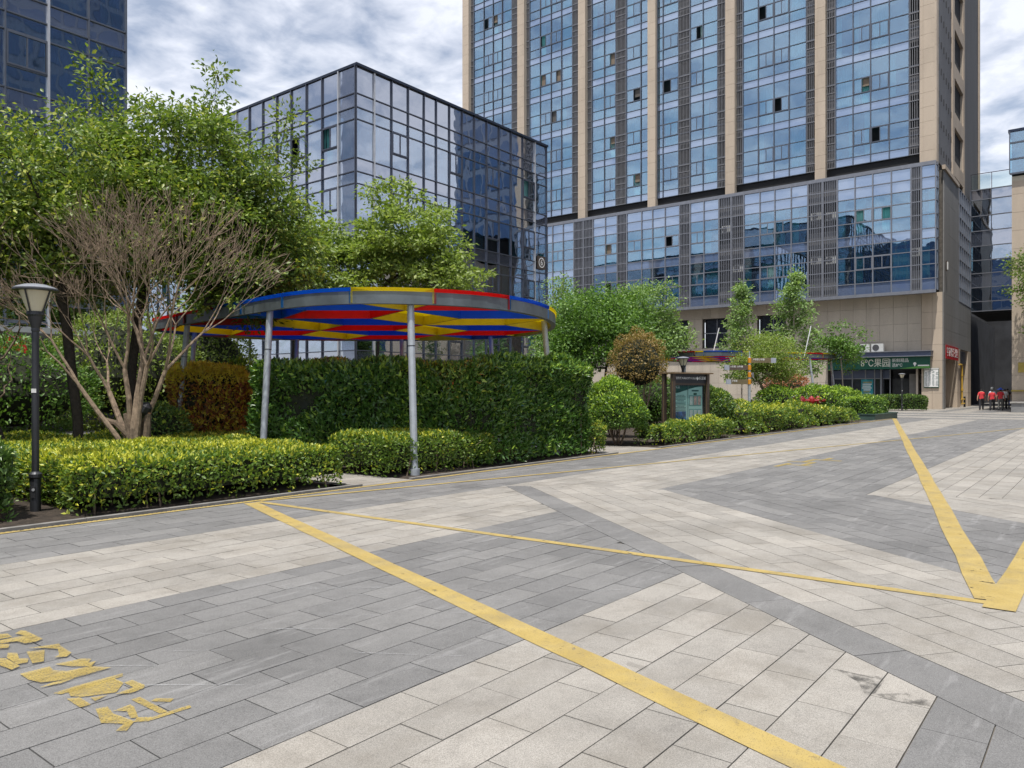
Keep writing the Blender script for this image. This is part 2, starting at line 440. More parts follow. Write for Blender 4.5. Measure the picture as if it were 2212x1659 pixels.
def text_mesh(name, s, size, mat, parent, mtx, extrude=.004, align='LEFT', sx=1.0):
    cu = bpy.data.curves.new('txt', 'FONT'); cu.body = s; cu.size = size; cu.extrude = extrude
    cu.align_x = align; cu.align_y = 'CENTER'; cu.resolution_u = 2
    tmp = bpy.data.objects.new('txt', cu); COL.objects.link(tmp)
    dg = bpy.context.evaluated_depsgraph_get(); dg.update()
    me = bpy.data.meshes.new_from_object(tmp.evaluated_get(dg))
    bpy.data.objects.remove(tmp); bpy.data.curves.remove(cu)
    me.transform(mtx @ Matrix.Scale(sx, 4, (1, 0, 0)))
    me.materials.clear(); me.materials.append(MATS[mat]); me.name = name
    return link(name, me, parent)
def face_mtx(P, U):      # text plane: x along U (horizontal), y up, facing U x Z
    U = Vector(U).normalized(); Z = Vector((0, 0, 1)); N = U.cross(Z)
    return Matrix(((U.x, 0, N.x, P[0]), (U.y, 0, N.y, P[1]), (U.z, 1, N.z, P[2]), (0, 0, 0, 1)))

def view_score(p, area):
    r = p[0]*SA - p[1]*CA; d = p[0]*CA + p[1]*SA
    if d < .3: return 0
    x = r/d; y = (p[2]-EYE)/d
    if abs(x) > .72 or y > .56 or y < -.56: return 1e-6*area/(d*d)
    return area/(d*d)
UNIT = {}
def unit_box(mat):
    if mat not in UNIT:
        m = MB(); m.box((0, 0, 0), (1, 1, 1), mat, r=.5)
        UNIT[mat] = make_mesh('piece_'+mat, np.array(m.v), m.f, m.mats, m.m, m.r)
    return UNIT[mat]
class Kit:
    """pieces of one thing: the ones that show largest are objects, the rest one joined part of each kind"""
    def __init__(s, root): s.root = root; s.k = {}
    def add(s, kind, mat, c, d, yaw=0, tilt=(0, 0)): s.k.setdefault(kind, []).append((mat, c, d, yaw, tilt))
    def flush(s, limit=300, limits={}):
        for kind, L in s.k.items():
            lim = limits.get(kind, limit)
            L.sort(key=lambda e: -view_score(e[1], sorted(e[2])[-1]*sorted(e[2])[-2]))
            for mat, c, d, yaw, tl in L[:lim]:
                o = link(kind, unit_box(mat), s.root, c, None, d)
                o.rotation_euler = (tl[0], 0, yaw+tl[1])
            rest = L[lim:]
            if rest:
                m = MB()
                for mat, c, d, yaw, tl in rest: m.box(c, d, mat, yaw+tl[1], None, tl[0])
                tag(m.build(kind, s.root), kind='stuff')
class Face:
    """a facade in absolute u (X or Y) and z; n is measured outward from the plane"""
    def __init__(s, kit, axis, at, out): s.kit = kit; s.ax = axis; s.at = at; s.out = out; s.yaw = 0 if axis == 'X' else math.pi/2
    def P(s, u, n, z): return (u, s.at+s.out*n, z) if s.ax == 'X' else (s.at+s.out*n, u, z)
    def add(s, kind, mat, u0, u1, z0, z1, n, th, tilt=(0, 0)):
        s.kit.add(kind, mat, s.P((u0+u1)/2, n, (z0+z1)/2), (abs(u1-u0), th, z1-z0), s.yaw, tilt)
def jit(a=.0022): return (random.gauss(0, a), random.gauss(0, a))
_cm = None
def curtain_mesh():
    global _cm
    if _cm is None:
        n = 40; vs = []; fs = []
        for i in range(n+1):
            x = i/n-.5; y = .5*math.sin(i*1.05)+.2*math.sin(i*.37+1)
            vs += [(x*.97, y, -.5), (x, y*.8, .5)]
        for i in range(n): fs.append((2*i, 2*i+2, 2*i+3, 2*i+1))
        _cm = make_mesh('curtain', np.array(vs), fs, ['curtain'])
    return _cm
def curtain(root, P, w, h, yaw):
    o = link('curtain', curtain_mesh(), root, P, yaw, (w, .055, h)); return o
_sf = {}
def sash_mesh(w, h, mat):
    key = (round(w, 1), round(h, 1), mat)
    if key not in _sf:
        m = MB(); t_ = .06
        m.box((0, 0, h/2-t_/2), (w, .10, t_), mat); m.box((0, 0, -h/2+t_/2), (w, .10, t_), mat)
        for x in (-w/2+t_/2, w/2-t_/2): m.box((x, 0, 0), (t_, .098, h-2*t_), mat)
        m.box((.0, 0, 0), (t_*.9, .085, h-2*t_), mat)
        _sf[key] = make_mesh('window_frame', np.array(m.v), m.f, m.mats, m.m, m.r)
    return _sf[key]
def window(root, fc, u0, u1, z0, z1, n, glassm, framem, state):
    """sliding window: 0 shut, 1/2 one half slid open with a dark room or a drawn blind behind"""
    w = u1-u0; h = z1-z0
    fr = link('window', sash_mesh(w, h, framem), root, fc.P((u0+u1)/2, n+.02, (z0+z1)/2), fc.yaw)
    for k in (0, 1):
        if state == k+1: continue
        p = link('pane', unit_box(glassm), fr, ((k-.5)*w*.47, 0, 0), None, (w*.42, .02, h*.88))
        p.rotation_euler = (jit(.003)[0], 0, jit(.003)[1])

# ================================================================== THE GROUND
ground = link('ground', make_mesh('ground', [(-500, -500, 0), (700, -500, 0), (700, 700, 0), (-500, 700, 0)], [(0, 1, 2, 3)], ['earth']))
tag(ground, kind='structure')
plaza = link('plaza', make_mesh('plaza', [(-14, -60, .004), (110, -60, .004), (110, 9.46, .004), (-14, 9.46, .004)], [(0, 1, 2, 3)], ['grout']))
tag(plaza, kind='structure')
TW, TL, GAP = .27, .565, .007
P0 = np.array((9.66, 7.71)); DV = np.array((-.604, -.797)); NV = np.array((.797, -.604))
def clip(poly, a, b, c):           # keep a*x + b*y + c >= 0
    out = []
    for i in range(len(poly)):
        p, q = poly[i], poly[(i+1) % len(poly)]
        fp = a*p[0]+b*p[1]+c; fq = a*q[0]+b*q[1]+c
        if fp >= 0: out.append(p)
        if (fp >= 0) != (fq >= 0):
            t_ = fp/(fp-fq); out.append((p[0]+(q[0]-p[0])*t_, p[1]+(q[1]-p[1])*t_))
    return out
def area(p): return .5*abs(sum(p[i][0]*p[(i+1) % len(p)][1]-p[(i+1) % len(p)][0]*p[i][1] for i in range(len(p))))
TILES = []
def lay(org, ax, rows, u0, u1, planes, color, length=TL):
    """running bond: rows is a list of (v0, v1) across, ax the unit vector along the rows"""
    ay = (-ax[1], ax[0])
    for ri, (v0, v1) in enumerate(rows):
        u = u0 - (ri % 2)*length*.5 - (ri*7 % 3)*.02
        while u < u1:
            a, b = u+GAP/2, u+length-GAP/2; u += length
            poly = [(org[0]+ax[0]*s+ay[0]*t_, org[1]+ax[1]*s+ay[1]*t_) for s, t_ in ((a, v0+GAP/2), (b, v0+GAP/2), (b, v1-GAP/2), (a, v1-GAP/2))]
            for pl in planes:
                poly = clip(poly, *pl)
                if len(poly) < 3: break
            if len(poly) < 3 or area(poly) < .004: continue
            cx_ = sum(p[0] for p in poly)/len(poly); cy_ = sum(p[1] for p in poly)/len(poly)
            if cx_*CA+cy_*SA < -1: continue
            TILES.append((poly, color((v0+v1)/2, cx_, cy_), (cx_, cy_)))
yrows = [(.69-TW*k, .69-TW*(k-1)) for k in range(28, -34, -1)]
def bandY(v, x, y):
    if y > 7.71: return 'paver_dark'
    if y > 5.55: return 'paver_light'
    if y > 2.85: return 'paver_dark'
    if y > .69: return 'paver_light'
    if y > -2.0: return 'paver_dark'
    return 'paver_light'
l0 = NV.dot(P0)
rT = [r_ for r_ in yrows if 7.70 < (r_[0]+r_[1])/2 < 9.34]
rA = [r_ for r_ in yrows if (r_[0]+r_[1])/2 < 7.71]
g2 = GAP/2
lay((0, 0), (1, 0), rT, -6, 47, [(-1, 0, 47-g2)], bandY)
lay((0, 0), (1, 0), rA, -6, 11, [(-NV[0], -NV[1], l0-g2)], bandY)
mit = (NV[0], NV[1]+1, -l0-P0[1])      # positive: right of the mitre
lay((0, 0), (1, 0), rA, 9, 47, [mit, (-1, 0, 47-g2)], bandY)
# wedge with rows along the diagonal; its v axis is NV
def bandB(v, x, y):
    s = NV[0]*x+NV[1]*y-l0
    if s < .36: return 'paver_dark'
    if s < 2.25: return 'paver_light'
    if s < 4.95: return 'paver_dark'
    if s < 7.11: return 'paver_light'
    return 'paver_dark'
brow = [(.36+TW*k, .36+TW*(k+1)) for k in range(40)]
mitn = tuple(-v for v in mit)
lay(tuple(P0), tuple(DV), [(0, .36)], -1, 22, [mitn, (NV[0], NV[1], -l0), (0, -1, 7.71-g2)], bandB, 1.15)
lay(tuple(P0), tuple(DV), brow, -16, 22, [mitn], bandB)
def bandF(v, x, y):
    for a, b in ((48.6, 51.2), (53.6, 55.8), (58.8, 61.8)):
        if a < x < b: return 'paver_light'
    if x > 62 and (7.9 < y < 9.3 or 4.6 < y < 6.4 or y > 10.2): return 'paver_light'
    return 'paver_dark'
lay((0, 0), (0, 1), [(-47-TW*(k+1), -47-TW*k) for k in range(160)], -6, 26, [], bandF)
TILES.sort(key=lambda t_: -view_score((t_[2][0], t_[2][1], 0), area(t_[0])/math.hypot(*t_[2])))
for poly, mat, c in TILES[:300]:
    m = MB(); z = .0165+random.uniform(-.0012, .0012)
    m.prism([(x-c[0], y-c[1]) for x, y in poly], 0, z-.0045, mat); m.build('paving_stone', plaza, (c[0], c[1], .0045))
m = MB()
for poly, mat, c in TILES[300:]: m.prism(poly, .0045, .0165+random.uniform(-.001, .001), mat)
tag(m.build('paving_stone', plaza), kind='stuff')

def strip(name, pts, w, mat, z=.0205, parent=plaza):
    m = MB(); L = []; Rr = []
    for i, p in enumerate(pts):
        a = np.array(pts[max(0, i-1)]); b = np.array(pts[min(len(pts)-1, i+1)]); d = (b-a)/np.linalg.norm(b-a)
        n = np.array((-d[1], d[0]))*w/2; L.append(np.array(p)+n); Rr.append(np.array(p)-n)
    vs = [(*v, z) for v in L]+[(*v, z) for v in Rr]; k = len(pts)
    m.add(vs, [(k+i, k+i+1, i+1, i) for i in range(k-1)], mat); return m.build(name, parent)
def wob(a, b, n, amp):      # a hand-painted edge
    a = np.array(a); b = np.array(b); d = (b-a); nn = np.array((-d[1], d[0]))/np.linalg.norm(d)
    return [tuple(a+d*i/n+nn*random.uniform(-amp, amp)) for i in range(n+1)]
strip('yellow_line', wob((6.02, 9.25), (2.9, .0), 24, .006), .185, 'yellow_paint', .0205)
strip('yellow_line', wob((6.14, 9.25), (6.47, .70), 20, .006), .105, 'yellow_paint', .0215)
strip('yellow_line', wob((-6, 9.36), (46.2, 9.42), 60, .008), .10, 'yellow_paint', .0225)
strip('yellow_line', wob((6.2, 9.30), (39, 2.5), 50, .01), .085, 'yellow_paint', .0235)
strip('yellow_line', wob((46.0, 9.4), (6.55, .70), 50, .010), .205, 'yellow_paint', .0245)
strip('yellow_line', wob((6.3, .62), (20, .52), 20, .008), .20, 'yellow_paint', .0255)
GLYPH = [[(1.819,3.826),(1.863,3.824),(1.859,3.546),(1.824,3.549)],
 [(1.867,3.727),(1.903,3.742),(1.958,3.668),(1.925,3.644)],
 [(1.736,3.592),(1.783,3.541),(1.962,3.532),(1.954,3.497),(1.749,3.509),(1.701,3.554)],
 [(1.66,3.845),(1.708,3.828),(1.687,3.723),(1.701,3.62),(1.708,3.561),(1.685,3.54),(1.604,3.661),(1.626,3.732)],
 [(1.697,3.754),(1.787,3.764),(1.785,3.721),(1.74,3.586),(1.712,3.606),(1.739,3.7),(1.714,3.732)],
 [(1.682,3.578),(1.706,3.555),(1.637,3.483),(1.607,3.522),(1.656,3.561)],
 [(1.612,4.206),(1.726,4.222),(1.957,4.208),(1.938,4.166),(1.745,4.156),(1.63,4.163)],
 [(1.674,4.206),(1.894,4.178),(1.897,4.067),(1.813,3.969),(1.677,4.046),(1.65,4.1)],
 [(1.623,4.077),(1.671,4.043),(1.667,3.908),(1.618,3.916)],
 [(1.897,4.067),(1.943,4.072),(1.948,3.949),(1.928,3.913),(1.855,3.896),(1.799,3.948),(1.897,3.963)],
 [(1.701,3.996),(1.77,3.966),(1.697,3.935)],
 [(1.609,4.63),(1.754,4.629),(1.743,4.549),(1.782,4.477),(1.891,4.455),(1.959,4.344),(1.821,4.337),(1.729,4.345),(1.629,4.408),(1.605,4.503)],
 [(1.783,4.64),(1.914,4.619),(1.951,4.572),(1.914,4.521),(1.95,4.511),(1.897,4.446),(1.829,4.533)],
 [(1.595,4.338),(1.669,4.357),(1.772,4.333),(1.688,4.312)],
 [(1.693,5.055),(1.727,5.011),(1.697,4.896),(1.73,4.854),(1.703,4.79),(1.655,4.803),(1.659,4.969)],
 [(1.767,4.986),(1.846,4.939),(1.765,4.735),(1.713,4.752)],
 [(1.8,5.05),(1.944,4.991),(1.933,4.936),(1.922,4.763),(1.877,4.716),(1.827,4.755),(1.864,4.785),(1.901,4.895),(1.863,4.971)],
 [(1.617,4.999),(1.65,4.956),(1.653,4.757),(1.602,4.729),(1.583,4.895)],
 [(1.744,5.522),(1.825,5.449),(1.818,5.353),(1.701,5.386)],
 [(1.854,5.412),(1.902,5.458),(1.917,5.424),(1.92,5.165),(1.873,5.138),(1.817,5.154),(1.805,5.239),(1.673,5.295),(1.689,5.345),(1.876,5.323)],
 [(1.679,5.315),(1.757,5.216),(1.727,5.144),(1.642,5.199)]]
# worn hand-painted characters in front of the drive
for i, poly in enumerate(GLYPH):
    m = MB(); m.add([(x, y, .0205+.0004*i) for x, y in poly], [tuple(range(len(poly)))], 'worn_letter_paint'); m.build('painted_stroke', plaza)
for i, (x0, y0, w_, h_) in enumerate(((17.3, 5.35, .9, .11), (17.5, 5.05, .12, .5), (18.3, 5.0, .8, .11), (18.9, 5.25, .12, .6), (19.6, 5.2, .9, .11), (20.2, 4.9, .14, .55), (20.9, 5.0, .5, .12))):
    m = MB(); z = .0205+.0004*i; x0 = (x0-17.3)*.55+15.9
    m.add([(x0-w_/2, y0-h_/2, z), (x0+w_/2, y0-h_/2, z), (x0+w_/2, y0+h_/2, z), (x0-w_/2, y0+h_/2, z)], [(0, 1, 2, 3)], 'worn_letter_paint'); m.build('painted_stroke', plaza)
for poly in ([(4.426, 1.21), (4.41, 1.074), (4.459, .947), (4.19, .943), (4.114, .969), (4.297, 1.058)],
             [(4.174, .94), (4.284, .823), (4.239, .671), (4.179, .681), (4.13, .856)]):
    m = MB(); m.add([(x, y, .0192) for x, y in poly], [tuple(range(len(poly)))], 'wet_stain'); m.build('water_stain', plaza)

for k in range(22):
    x = random.uniform(1.6, 5.6); y = random.uniform(2.95, 5.3); L = random.uniform(.25, .9); a_ = R(-52+random.uniform(-7, 9))
    dx, dy = math.cos(a_)*L/2, math.sin(a_)*L/2
    strip('scuff_mark', wob((x-dx, y-dy), (x+dx, y+dy), 5, .004), random.uniform(.006, .016), 'scuff', .0187+.00006*k)

# planting beds with soil, kerb stones and the two paths that cross them
beds = link('planting_bed', None); tag(beds, kind='structure')
for x0, x1, y1 in ((-6, 8.15, 27), (9.35, 16.2, 24), (18.6, 47.0, 27)):
    def bed(m, x0=x0, x1=x1, y1=y1):
        n = 26; vs = []; fs = []
        for i in range(n+1):
            for j in range(n+1):
                x = x0+(x1-x0)*i/n; y = 9.58+(y1-9.58)*j/n
                h = .05+min(1, (y-9.58)/2)*.02+.015*math.sin(3.1*x)*math.sin(2.7*y)
                vs.append((x, y, h if 0 < i < n and 0 < j < n else .0))
        for i in range(n):
            for j in range(n): a = i*(n+1)+j; fs.append((a, a+n+1, a+n+2, a+1))
        m.add(vs, fs, 'soil')
    part('soil', beds, bed)
kerb = link('kerb', None); tag(kerb, kind='structure')
for x0, x1 in ((-6, 8.2), (9.3, 16.3), (18.5, 45.6)):
    x = x0
    while x < x1-.1:
        w_ = min(1.0, x1-x); boxpart('kerb_stone', kerb, (x+w_/2, 9.515, .025), (w_-.012, .085, .05), 'kerb_edge'); x += 1.0
for nm, x0, x1, y1 in (('path', 8.2, 9.3, 13.4), ('path', 16.25, 18.55, 15)):
    base = link(nm, make_mesh('path', [(x0, 9.46, .006), (x1, 9.46, .006), (x1, y1, .006), (x0, y1, .006)], [(0, 1, 2, 3)], ['grout']))
    tag(base, kind='structure')
    TILES.clear()
    lay((0, 0), (1, 0), [(9.47+TW*k, 9.47+TW*(k+1)) for k in range(int((y1-9.47)/TW))], x0, x1, [(1, 0, -x0), (-1, 0, x1)], lambda v, x, y: 'paver_light')
    for poly, mat, c in TILES:
        m = MB(); m.prism([(x-c[0], y-c[1]) for x, y in poly], 0, .012, mat); m.build('paving_stone', base, (c[0], c[1], .0065))
gr = thing('drain_grate', 'narrow black slotted drain grate running along the kerb', 'drain', (0, 9.43, 0))
def grate(m):
    m.box((1.2, 0, .010), (14.0, .05, .018), 'iron')
    for k in range(230): m.box((-5.7+k*.06, 0, .021), (.022, .044, .004), 'louver_dark', bottom=False)
part('grating', gr, grate)

# ================================================================== GLASS OFFICE BLOCK WITH THE NUMBER SIX
b6 = thing('office_building', 'low blue glass office block with sharp corner and number six plate', 'building', (28.05, 33, 0))
def local(o): return o.matrix_world
def curtainwall(root, kit, fc, ucols, z_top, floors, wincols, step, glassm, spm, mul, pale=(), cur=.45, parapet=1.54, fh=3.57, open_p=.25):
    """rows of each storey from above: spandrel .76, upper light .67, vision 2.14"""
    z = z_top-parapet
    u0, u1 = min(ucols), max(ucols)
    rowz = [z_top]
    for i in range(len(ucols)-1):
        a, b = sorted((ucols[i], ucols[i+1]))
        fc.add('pane', spm, a+.03, b-.03, z+.03, z_top-.05, -.02, .02, jit())
    zz = z
    for f in range(floors):
        rows = (('s', .76), ('g', .67), ('v', 2.14))
        for kind, h in rows:
            rowz.append(zz)
            for i in range(len(ucols)-1):
                a, b = sorted((ucols[i], ucols[i+1]))
                mat = spm if kind == 's' else glassm
                if kind == 'v' and (i in wincols):
                    window(root, fc, a+.04, b-.04, zz-1.27, zz-.03, .0, glassm, mul, random.choice((1, 2)) if random.random() < open_p else 0)
                    fc.add('pane', glassm, a+.03, b-.03, zz-h+.03, zz-1.33, -.02, .02, jit())
                    kit.add('transom', mul, fc.P((a+b)/2, .01, zz-1.30), (b-a-.05, .07, .05), fc.yaw)
                else:
                    fc.add('pane', mat, a+.03, b-.03, zz-h+.03, zz-.03, -.02, .02, jit())
                if kind == 'v' and random.random() < cur:
                    w_ = (b-a)*random.choice((.45, .6, .95, .95)); off = random.choice((-1, 1))*((b-a)-w_)/2
                    curtain(root, fc.P((a+b)/2+off, -.28, zz-h/2+.33), w_, 2.75, fc.yaw)
            zz -= h
    rowz.append(zz)
    for i, u in enumerate(ucols):
        pm = 'pale_metal' if i in pale else mul
        w_ = .055 if i not in pale else .085
        kit.add('mullion', pm, fc.P(u, .025, (z_top+zz)/2), (w_, .11, z_top-zz), fc.yaw)
    for zr in rowz[1:]:
        kit.add('transom', mul, fc.P((u0+u1)/2, .012, zr), (u1-u0, .085, .05), fc.yaw)
    return zz
b6.location = (0, 0, 0)
k6 = Kit(b6)
cR = [28.05, 29.38, 30.72, 32.05, 33.38, 34.45, 35.65, 36.85, 38.05, 39.3, 40.62, 41.95, 43.3, 44.75, 46.2]
cL = [33.0+1.46*i for i in range(19)]
fR = Face(k6, 'X', 33.0, -1); fL = Face(k6, 'Y', 28.05, -1)
zb = curtainwall(b6, k6, fR, cR, 19.62, 5, (2, 6, 9, 12), 1, 'office_glass', 'office_spandrel', 'office_mullion', (1, 13), .5, open_p=.15)
curtainwall(b6, k6, fL, cL, 19.62, 5, (1, 3, 5, 8, 11, 14), 1, 'office_glass', 'office_spandrel', 'office_mullion', (1, 8), .5, open_p=.4)
k6.flush(300)
def core6(m):
    x0, x1, y0, y1 = 28.75, 46.0, 33.7, 59
    m.box(((x0+x1)/2, (y0+y1)/2, 9.5), (x1-x0, y1-y0, 19), 'interior')
part('inner_wall', b6, core6)
part('roof', b6, lambda m: m.box((37.13, 46.1, 19.66), (18.3, 26.5, .14), 'coping'))
def slabs(m):
    for f in range(6):
        z = 19.62-1.54-3.57*f-.38
        m.box((37.1, 33.38, z), (17.8, .5, .55), 'interior'); m.box((28.42, 46.5, z), (.5, 25, .55), 'interior')
part('floor_slab', b6, slabs)
def backs(m):
    m.box((46.2, 46.2, 9.8), (.1, 26.2, 19.5), 'office_spandrel'); m.box((37.1, 59.25, 9.8), (18.1, .1, 19.5), 'office_spandrel')
part('rear_wall', b6, backs)
part('plinth', b6, lambda m: (m.box((37.1, 32.96, .13), (18.3, .3, .26), 'kerb_stone'), m.box((28.0, 46, .13), (.3, 26, .26), 'kerb_stone')))
num = thing('number_plate', 'dark square plate with a ringed white 6 on the glass corner', 'sign', (45.45, 32.9, 10.92))
part('plate', num, lambda m: m.box((0, 0, 0), (.95, .06, .95), 'bronze'))
def ringm(m):
    n = 28
    vs = []
    for r_ in (.30, .37):
        for k in range(n): a = 2*math.pi*k/n; vs.append((r_*math.cos(a), -.036, r_*math.sin(a)))
    m.add(vs, [(k, (k+1) % n, n+(k+1) % n, n+k) for k in range(n)], 'print_white')
part('ring', num, ringm)
text_mesh('numeral', '6', .62, 'print_white', num, face_mtx((0, -.037, .0), (1, 0, 0)), .003, 'CENTER')

# ================================================================== DARK GLASS BLOCK AT THE LEFT
b1 = thing('office_building', 'tall dark blue glass block rising behind the leafy trees by the lamp post', 'building')
k1 = Kit(b1); f1 = Face(k1, 'X', 32.0, -1)
c1 = [15.0-1.46*i for i in range(20)]
curtainwall(b1, k1, f1, c1, 28.6, 7, (2, 6, 10, 14), 1, 'office_glass', 'office_spandrel', 'mullion', (2,), .55, parapet=1.6, open_p=.3)
k1.flush(300)
part('side_wall', b1, lambda m: m.box((15.02, 41, 14.6), (.08, 18, 28), 'office_spandrel'))
part('inner_wall', b1, lambda m: m.box((1, 41.5, 14.2), (27.6, 17.5, 28.2), 'interior'))
part('roof', b1, lambda m: m.box((1, 41.0, 28.7), (28.3, 18.3, .2), 'coping'))
part('ground_floor', b1, lambda m: m.box((1, 32.05, .95), (28, .3, 1.9), 'dark_glass_plain'))
# awning over its ground floor, red shop fascia below
aw = thing('shop_canopy', 'grey metal canopy with red fascia on the dark glass block', 'canopy')
part('canopy_slab', aw, lambda m: m.box((7.5, 30.6, 3.65), (15, 2.6, .2), 'pale_metal'))
part('fascia', aw, lambda m: m.box((6.4, 29.35, 2.95), (8.0, .1, .9), 'sign_red'))

# ================================================================== THE APARTMENT TOWER ON ITS PODIUM
tw = thing('apartment_tower', 'high blue glass apartment tower with beige stone piers on a glass podium', 'tower')
kt = Kit(tw); ft = Face(kt, 'Y', 71.2, -1)
ZB, FH, NF = 21.3, 4.48, 8
ZT = ZB+FH*NF
piers = [(63.29, 62.22), (54.71, 53.65), (46.26, 45.28), (37.72, 36.78), (29.36, 28.39), (20.98, 20.05), (12.55, 11.40)]
BAYS = [
 [('L', 62.22, 61.75), ('g', 61.75, 60.14), ('w', 60.14, 58.69), ('w', 58.69, 57.27), ('g', 57.27, 55.79), ('L', 55.79, 54.71)],
 [('L', 53.65, 53.2), ('g', 53.2, 51.67), ('w', 51.67, 50.14), ('w', 50.14, 48.72), ('g', 48.72, 47.25), ('L', 47.25, 46.26)],
 [('L', 45.28, 44.68), ('g', 44.68, 43.12), ('w', 43.12, 41.7), ('L', 41.7, 40.43), ('w', 40.43, 38.69), ('g', 38.69, 37.72)],
 [('g', 36.78, 36.16), ('w', 36.16, 34.43), ('L', 34.43, 33.17), ('w', 33.17, 31.8), ('g', 31.8, 30.29), ('L', 30.29, 29.36)],
 [('L', 28.39, 27.75), ('g', 27.75, 26.27), ('w', 26.27, 24.79), ('w', 24.79, 23.38), ('g', 23.38, 21.84), ('L', 21.84, 20.98)],
 [('L', 20.05, 19.3), ('g', 19.3, 17.85), ('w', 17.85, 16.42), ('w', 16.42, 14.94), ('g', 14.94, 13.41), ('L', 13.41, 12.55)]]
for bay in BAYS:
    for typ, a, b in bay:
        lo, hi = b, a
        if typ == 'L':
            n = max(3, round((hi-lo)/.16))
            for i in range(n):
                u = lo+(i+.5)*(hi-lo)/n
                kt.add('louver_slat', 'louver', ft.P(u, .0, (ZB+ZT)/2), (.05, .12, ZT-ZB-.1), ft.yaw)
            for f in range(NF):
                z = ZB+f*FH
                ft.add('louver_panel', 'louver', lo, hi, z+.05, z+2.2, -.14, .03)
                for zz in (z+.03, z+.75, z+2.22, z+2.9): kt.add('transom', 'louver', ft.P((lo+hi)/2, .02, zz), (hi-lo, .14, .07), ft.yaw)
            continue
        for f in range(NF):
            z = ZB+f*FH
            ft.add('pane', 'tower_spandrel', lo+.03, hi-.03, z+.03, z+.68, -.02, .02, jit(.0015))
            ft.add('pane', 'tower_glass', lo+.03, hi-.03, z+.72, z+1.63, -.02, .02, jit(.0015))
            if typ == 'w':
                st = random.choice((1, 2)) if random.random() < .28 else 0
                window(tw, ft, lo+.04, hi-.04, z+1.67, z+2.97, 0, 'tower_glass', 'mullion', st)
                if st and random.random() < .5:
                    w_ = (hi-lo)*.45; sgn = -1 if st == 1 else 1
                    ft.add('roller_blind', random.choice(('brown_panel', 'roller_blind')), (lo+hi)/2+sgn*w_/2-.28, (lo+hi)/2+sgn*w_/2+.28, z+random.uniform(1.7, 2.3), z+2.95, -.1, .02)
            else: ft.add('pane', 'tower_glass', lo+.03, hi-.03, z+1.67, z+2.97, -.02, .02, jit(.0015))
            ft.add('pane', 'tower_glass', lo+.03, hi-.03, z+3.01, z+4.45, -.02, .02, jit(.0015))
            if random.random() < .6 and z < 52:
                w_ = (hi-lo)*random.choice((.3, .4, .95, .95)); off = random.choice((-1, 1))*((hi-lo)-w_)/2
                curtain(tw, ft.P((lo+hi)/2+off, -.3, z+2.55), w_, 3.7, ft.yaw)
        for u in (lo, hi): kt.add('mullion', 'mullion', ft.P(u, .02, (ZB+ZT)/2), (.075, .13, ZT-ZB), ft.yaw)
    lo = bay[-1][2]; hi = bay[0][1]
    for f in range(NF):
        z = ZB+f*FH
        for zz in (z, z+.70, z+1.65, z+2.99): kt.add('transom', 'mullion', ft.P((lo+hi)/2, .012, zz), (hi-lo, .09, .055), ft.yaw)
for hi, lo in piers:
    z = ZB-1.15; i = 0
    boxpart('pier', tw, (71.35, (lo+hi)/2, (z+ZT)/2), (1.1, hi-lo-.06, ZT-z-.06), 'grey_stone')
    while z < ZT:
        h = 1.2
        wide = (hi-lo) > 1.1
        segs = ((lo, hi-.28), (hi-.28, hi))
        for a, b in segs: kt.add('stone_panel', 'beige_stone', (70.75 if a == lo else 70.81, (a+b)/2, z+h/2), (b-a-.012, .08, h-.015), math.pi/2)
        z += h
part('inner_wall', tw, lambda m: m.box((83.9, 37.3, 38.5), (23.7, 51.5, ZT-ZB+1.5), 'interior'))
def tslabs(m):
    for f in range(NF+1): m.box((71.62, 37.3, ZB+f*FH+.3), (.6, 51.4, .5), 'interior')
part('floor_slab', tw, tslabs)
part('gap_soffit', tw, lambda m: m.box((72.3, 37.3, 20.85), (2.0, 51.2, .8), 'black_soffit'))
part('roof', tw, lambda m: m.box((83.5, 37.3, ZT+.6), (26, 53, 1.2), 'beige_stone'))
# end wall of the tower: stone strip, flush grey panels, stone bay with an open loggia on each storey
def endwall(m):
    m.box((75.35, 11.48, 39.1), (7.3, .1, ZT-ZB+.9), 'dull_panel'); m.box((91.4, 11.48, 39.1), (10.6, .1, ZT-ZB+.9), 'dull_panel')
part('end_panel', tw, endwall)
for f in range(NF*2):
    for x in np.arange(72.4, 78.8, 1.25):
        kt.add('vent_slot', 'louver_dark', (float(x), 11.40, ZB+f*FH/2+.6), (.10, .05, .55), 0)
for x0, x1, n in ((70.71, 71.65, 0), (78.95, 79.9, 0), (85.1, 86.1, 0), (96.6, 97.0, 0)):
    z = ZB-1.0
    while z < ZT: kt.add('stone_panel', 'beige_stone', ((x0+x1)/2, 11.36, z+.6), (x1-x0, .14, 1.185), 0); z += 1.2
for f in range(NF):
    z = ZB+f*FH
    kt.add('loggia_beam', 'beige_stone', (82.5, 11.42, z+.55), (5.2, .24, 1.35), 0)
    kt.add('loggia_wall', 'grey_stone', (82.5, 12.9, z+2.2), (5.2, .1, 4.4), 0)
    kt.add('loggia_wall', 'grey_stone', (85.15, 12.2, z+2.2), (.1, 1.5, 4.4), 0)
    kt.add('loggia_floor', 'grey_stone', (82.5, 12.1, z+1.2), (5.2, 1.5, .12), 0)
    kt.add('loggia_window', 'dark_glass_plain', (80.4, 12.8, z+2.9), (1.1, .05, 2.2), 0)
kt.flush(300)

